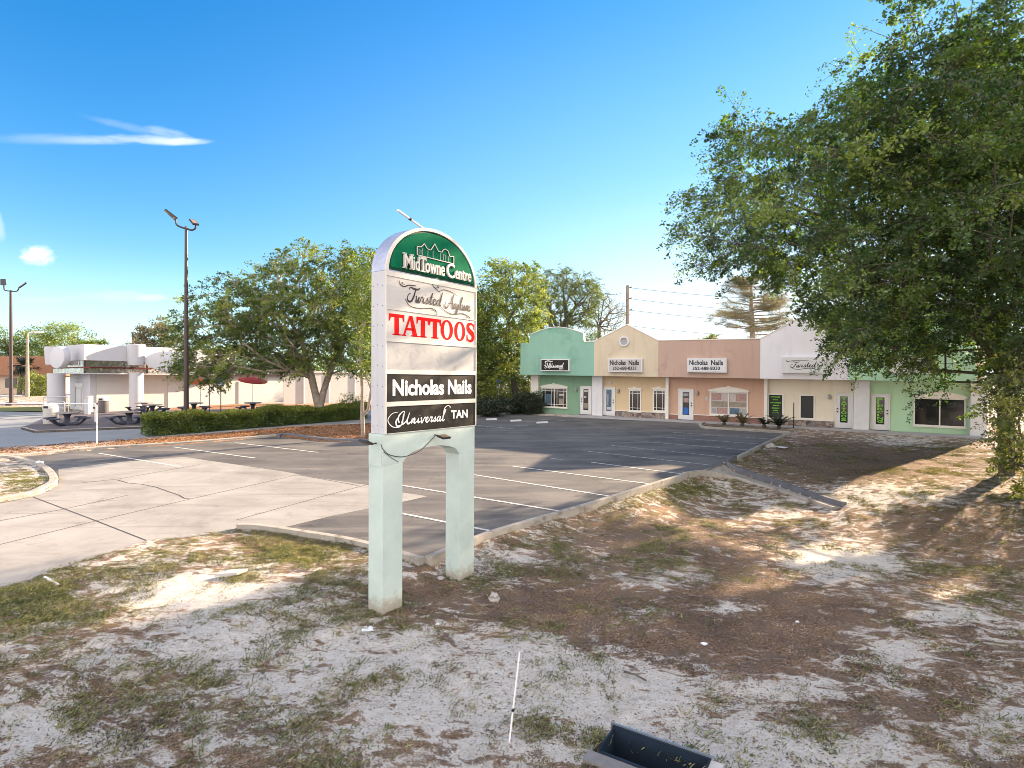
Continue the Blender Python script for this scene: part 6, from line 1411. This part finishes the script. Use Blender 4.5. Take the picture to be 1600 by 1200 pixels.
# ------------------------------------------------------------------ ground cover
def scatter(n, rng, region, key, thr, sharp=.12):
    out = []
    while sum(len(o) for o in out) < n:
        x = rng.uniform(region[0], region[1], n*2); y = rng.uniform(region[2]**.5, region[3]**.5, n*2)**2; z = T(x, y); a, g, o_ = masks(x, y, z); a = np.where(o_ > .5, 1.0, a)
        lotm = inpoly(x, y, LOT) & ~inpoly(x, y, ISL); m_ = (a if key == 'm' else g)+(vnoise(x, y, 1.3, 5)-.5)*.7+(vnoise(x, y, 4.1, 6)-.5)*.5; px, py = proj(np.stack([x, y, z], -1))
        ok = (~lotm) & (rng.uniform(size=n*2) < 1/(1+np.exp(-(m_-thr)/sharp))) & (px > -120) & (px < 1720) & (py < 1300)
        dd = (np.stack([x, y], -1)-INLET[0][:2]); ok &= ~(((dd@INLET[1][:2]) > -.05) & ((dd@INLET[1][:2]) < INLET[3]+.1) & ((dd@INLET[2][:2]) > -.02) & ((dd@INLET[2][:2]) < INLET[4]+.15))
        ok &= ~inpoly(x, y, _fp) & ~inpoly(x, y, LANE)
        out.append(np.stack([x, y, z], -1)[ok])
    return np.concatenate(out)[:n]
rng = np.random.default_rng(77)
P = np.concatenate([scatter(150000, rng, (-16, 26, 3.5, 30), 'm', .66, .07), scatter(34000, rng, (-14, 16, 3.5, 16), 'm', .34, .2)]); P[:, 2] += .010
o = leaves('leaf_litter', P, rng.normal(.30, .22, len(P))+.9*(vnoise(P[:, 0], P[:, 1], 1.1, 8)-.5)+.5*(vnoise(P[:, 0], P[:, 1], 3.7, 9)-.5), .033, 'leaf_brown', None, rng, 1.2, .5); tag(o, 'brown leaf litter scattered over the verge', kind='stuff')
P = scatter(16000, rng, (-26, -2, 24, 40), 'm', .55); P = P[np.array(proj(P))[0] < 770]; P[:, 2] += .015
o = leaves('mulch_litter', P, rng.normal(.45, .25, len(P)), .11, 'leaf_orange', None, rng, 1.0, .5); tag(o, 'orange dry leaves and mulch along the hedge', kind='stuff')
# grass: clumps of blades
Cc = scatter(15000, rng, (-16, 22, 3.5, 28), 'g', .70, .12); nb = 11
pw = []
for L0, L1 in ((0, .44), (1.865, 2.31)):
    for _ in range(26):
        L_ = rng.uniform(L0-.05, L1+.05); q = SP(L_, 0, rng.choice([rng.uniform(.01, .08), rng.uniform(-.42, -.36)])) if rng.uniform() < .6 else SP(L0-rng.uniform(.01, .07), 0, -rng.uniform(0, .35)); pw.append((q[0], q[1], float(T(q[0], q[1]))))
for _ in range(150):
    q_ = rng.choice(4); t2 = rng.uniform(0, 1); O_, X_, Y_, l_, w2 = INLET; off_ = rng.uniform(.03, .12)
    q = [O_+X_*l_*t2-Y_*off_, O_+X_*l_*t2+Y_*(w2+.16+off_), O_-X_*(off_+.1)+Y_*w2*t2, O_+X_*(l_+.12+off_)+Y_*w2*t2][q_]; pw.append((q[0], q[1], float(T(q[0], q[1]))))
Cc = np.concatenate([Cc, np.array(pw)]); n = len(Cc)*nb; base = np.repeat(Cc, nb, 0); rad = np.repeat(rng.uniform(.02, .09, len(Cc)), nb); base[:, :2] += rng.normal(size=(n, 2))*rad[:, None]; h = np.repeat(rng.uniform(.010, .045, len(Cc))*rng.uniform(.6, 1.3, len(Cc)), nb)*rng.uniform(.5, 1.3, n)
a_ = rng.uniform(0, 2*pi, n); ln = rng.uniform(.5, 2.2, n)*h; dx = np.stack([np.cos(a_)*ln, np.sin(a_)*ln, h], -1); sd_ = np.stack([-np.sin(a_), np.cos(a_), 0*a_], -1)*rng.uniform(.003, .0065, n)[:, None]
V = np.stack([base-sd_, base+sd_, base+dx*.55+sd_*.7+np.array([0, 0, .01]), base+dx], 1).reshape(-1, 3)
me = fastmesh('grass', V, np.arange(4*n).reshape(-1, 4), 'blade', {'tint': np.repeat(np.clip(np.repeat(rng.normal(.45, .22, len(Cc)), nb)+rng.normal(size=n)*.12, 0, 1), 4)}); o = bpy.data.objects.new('grass', me); COL.objects.link(o); tag(o, 'sparse tufts of short grass on the sand', kind='stuff')
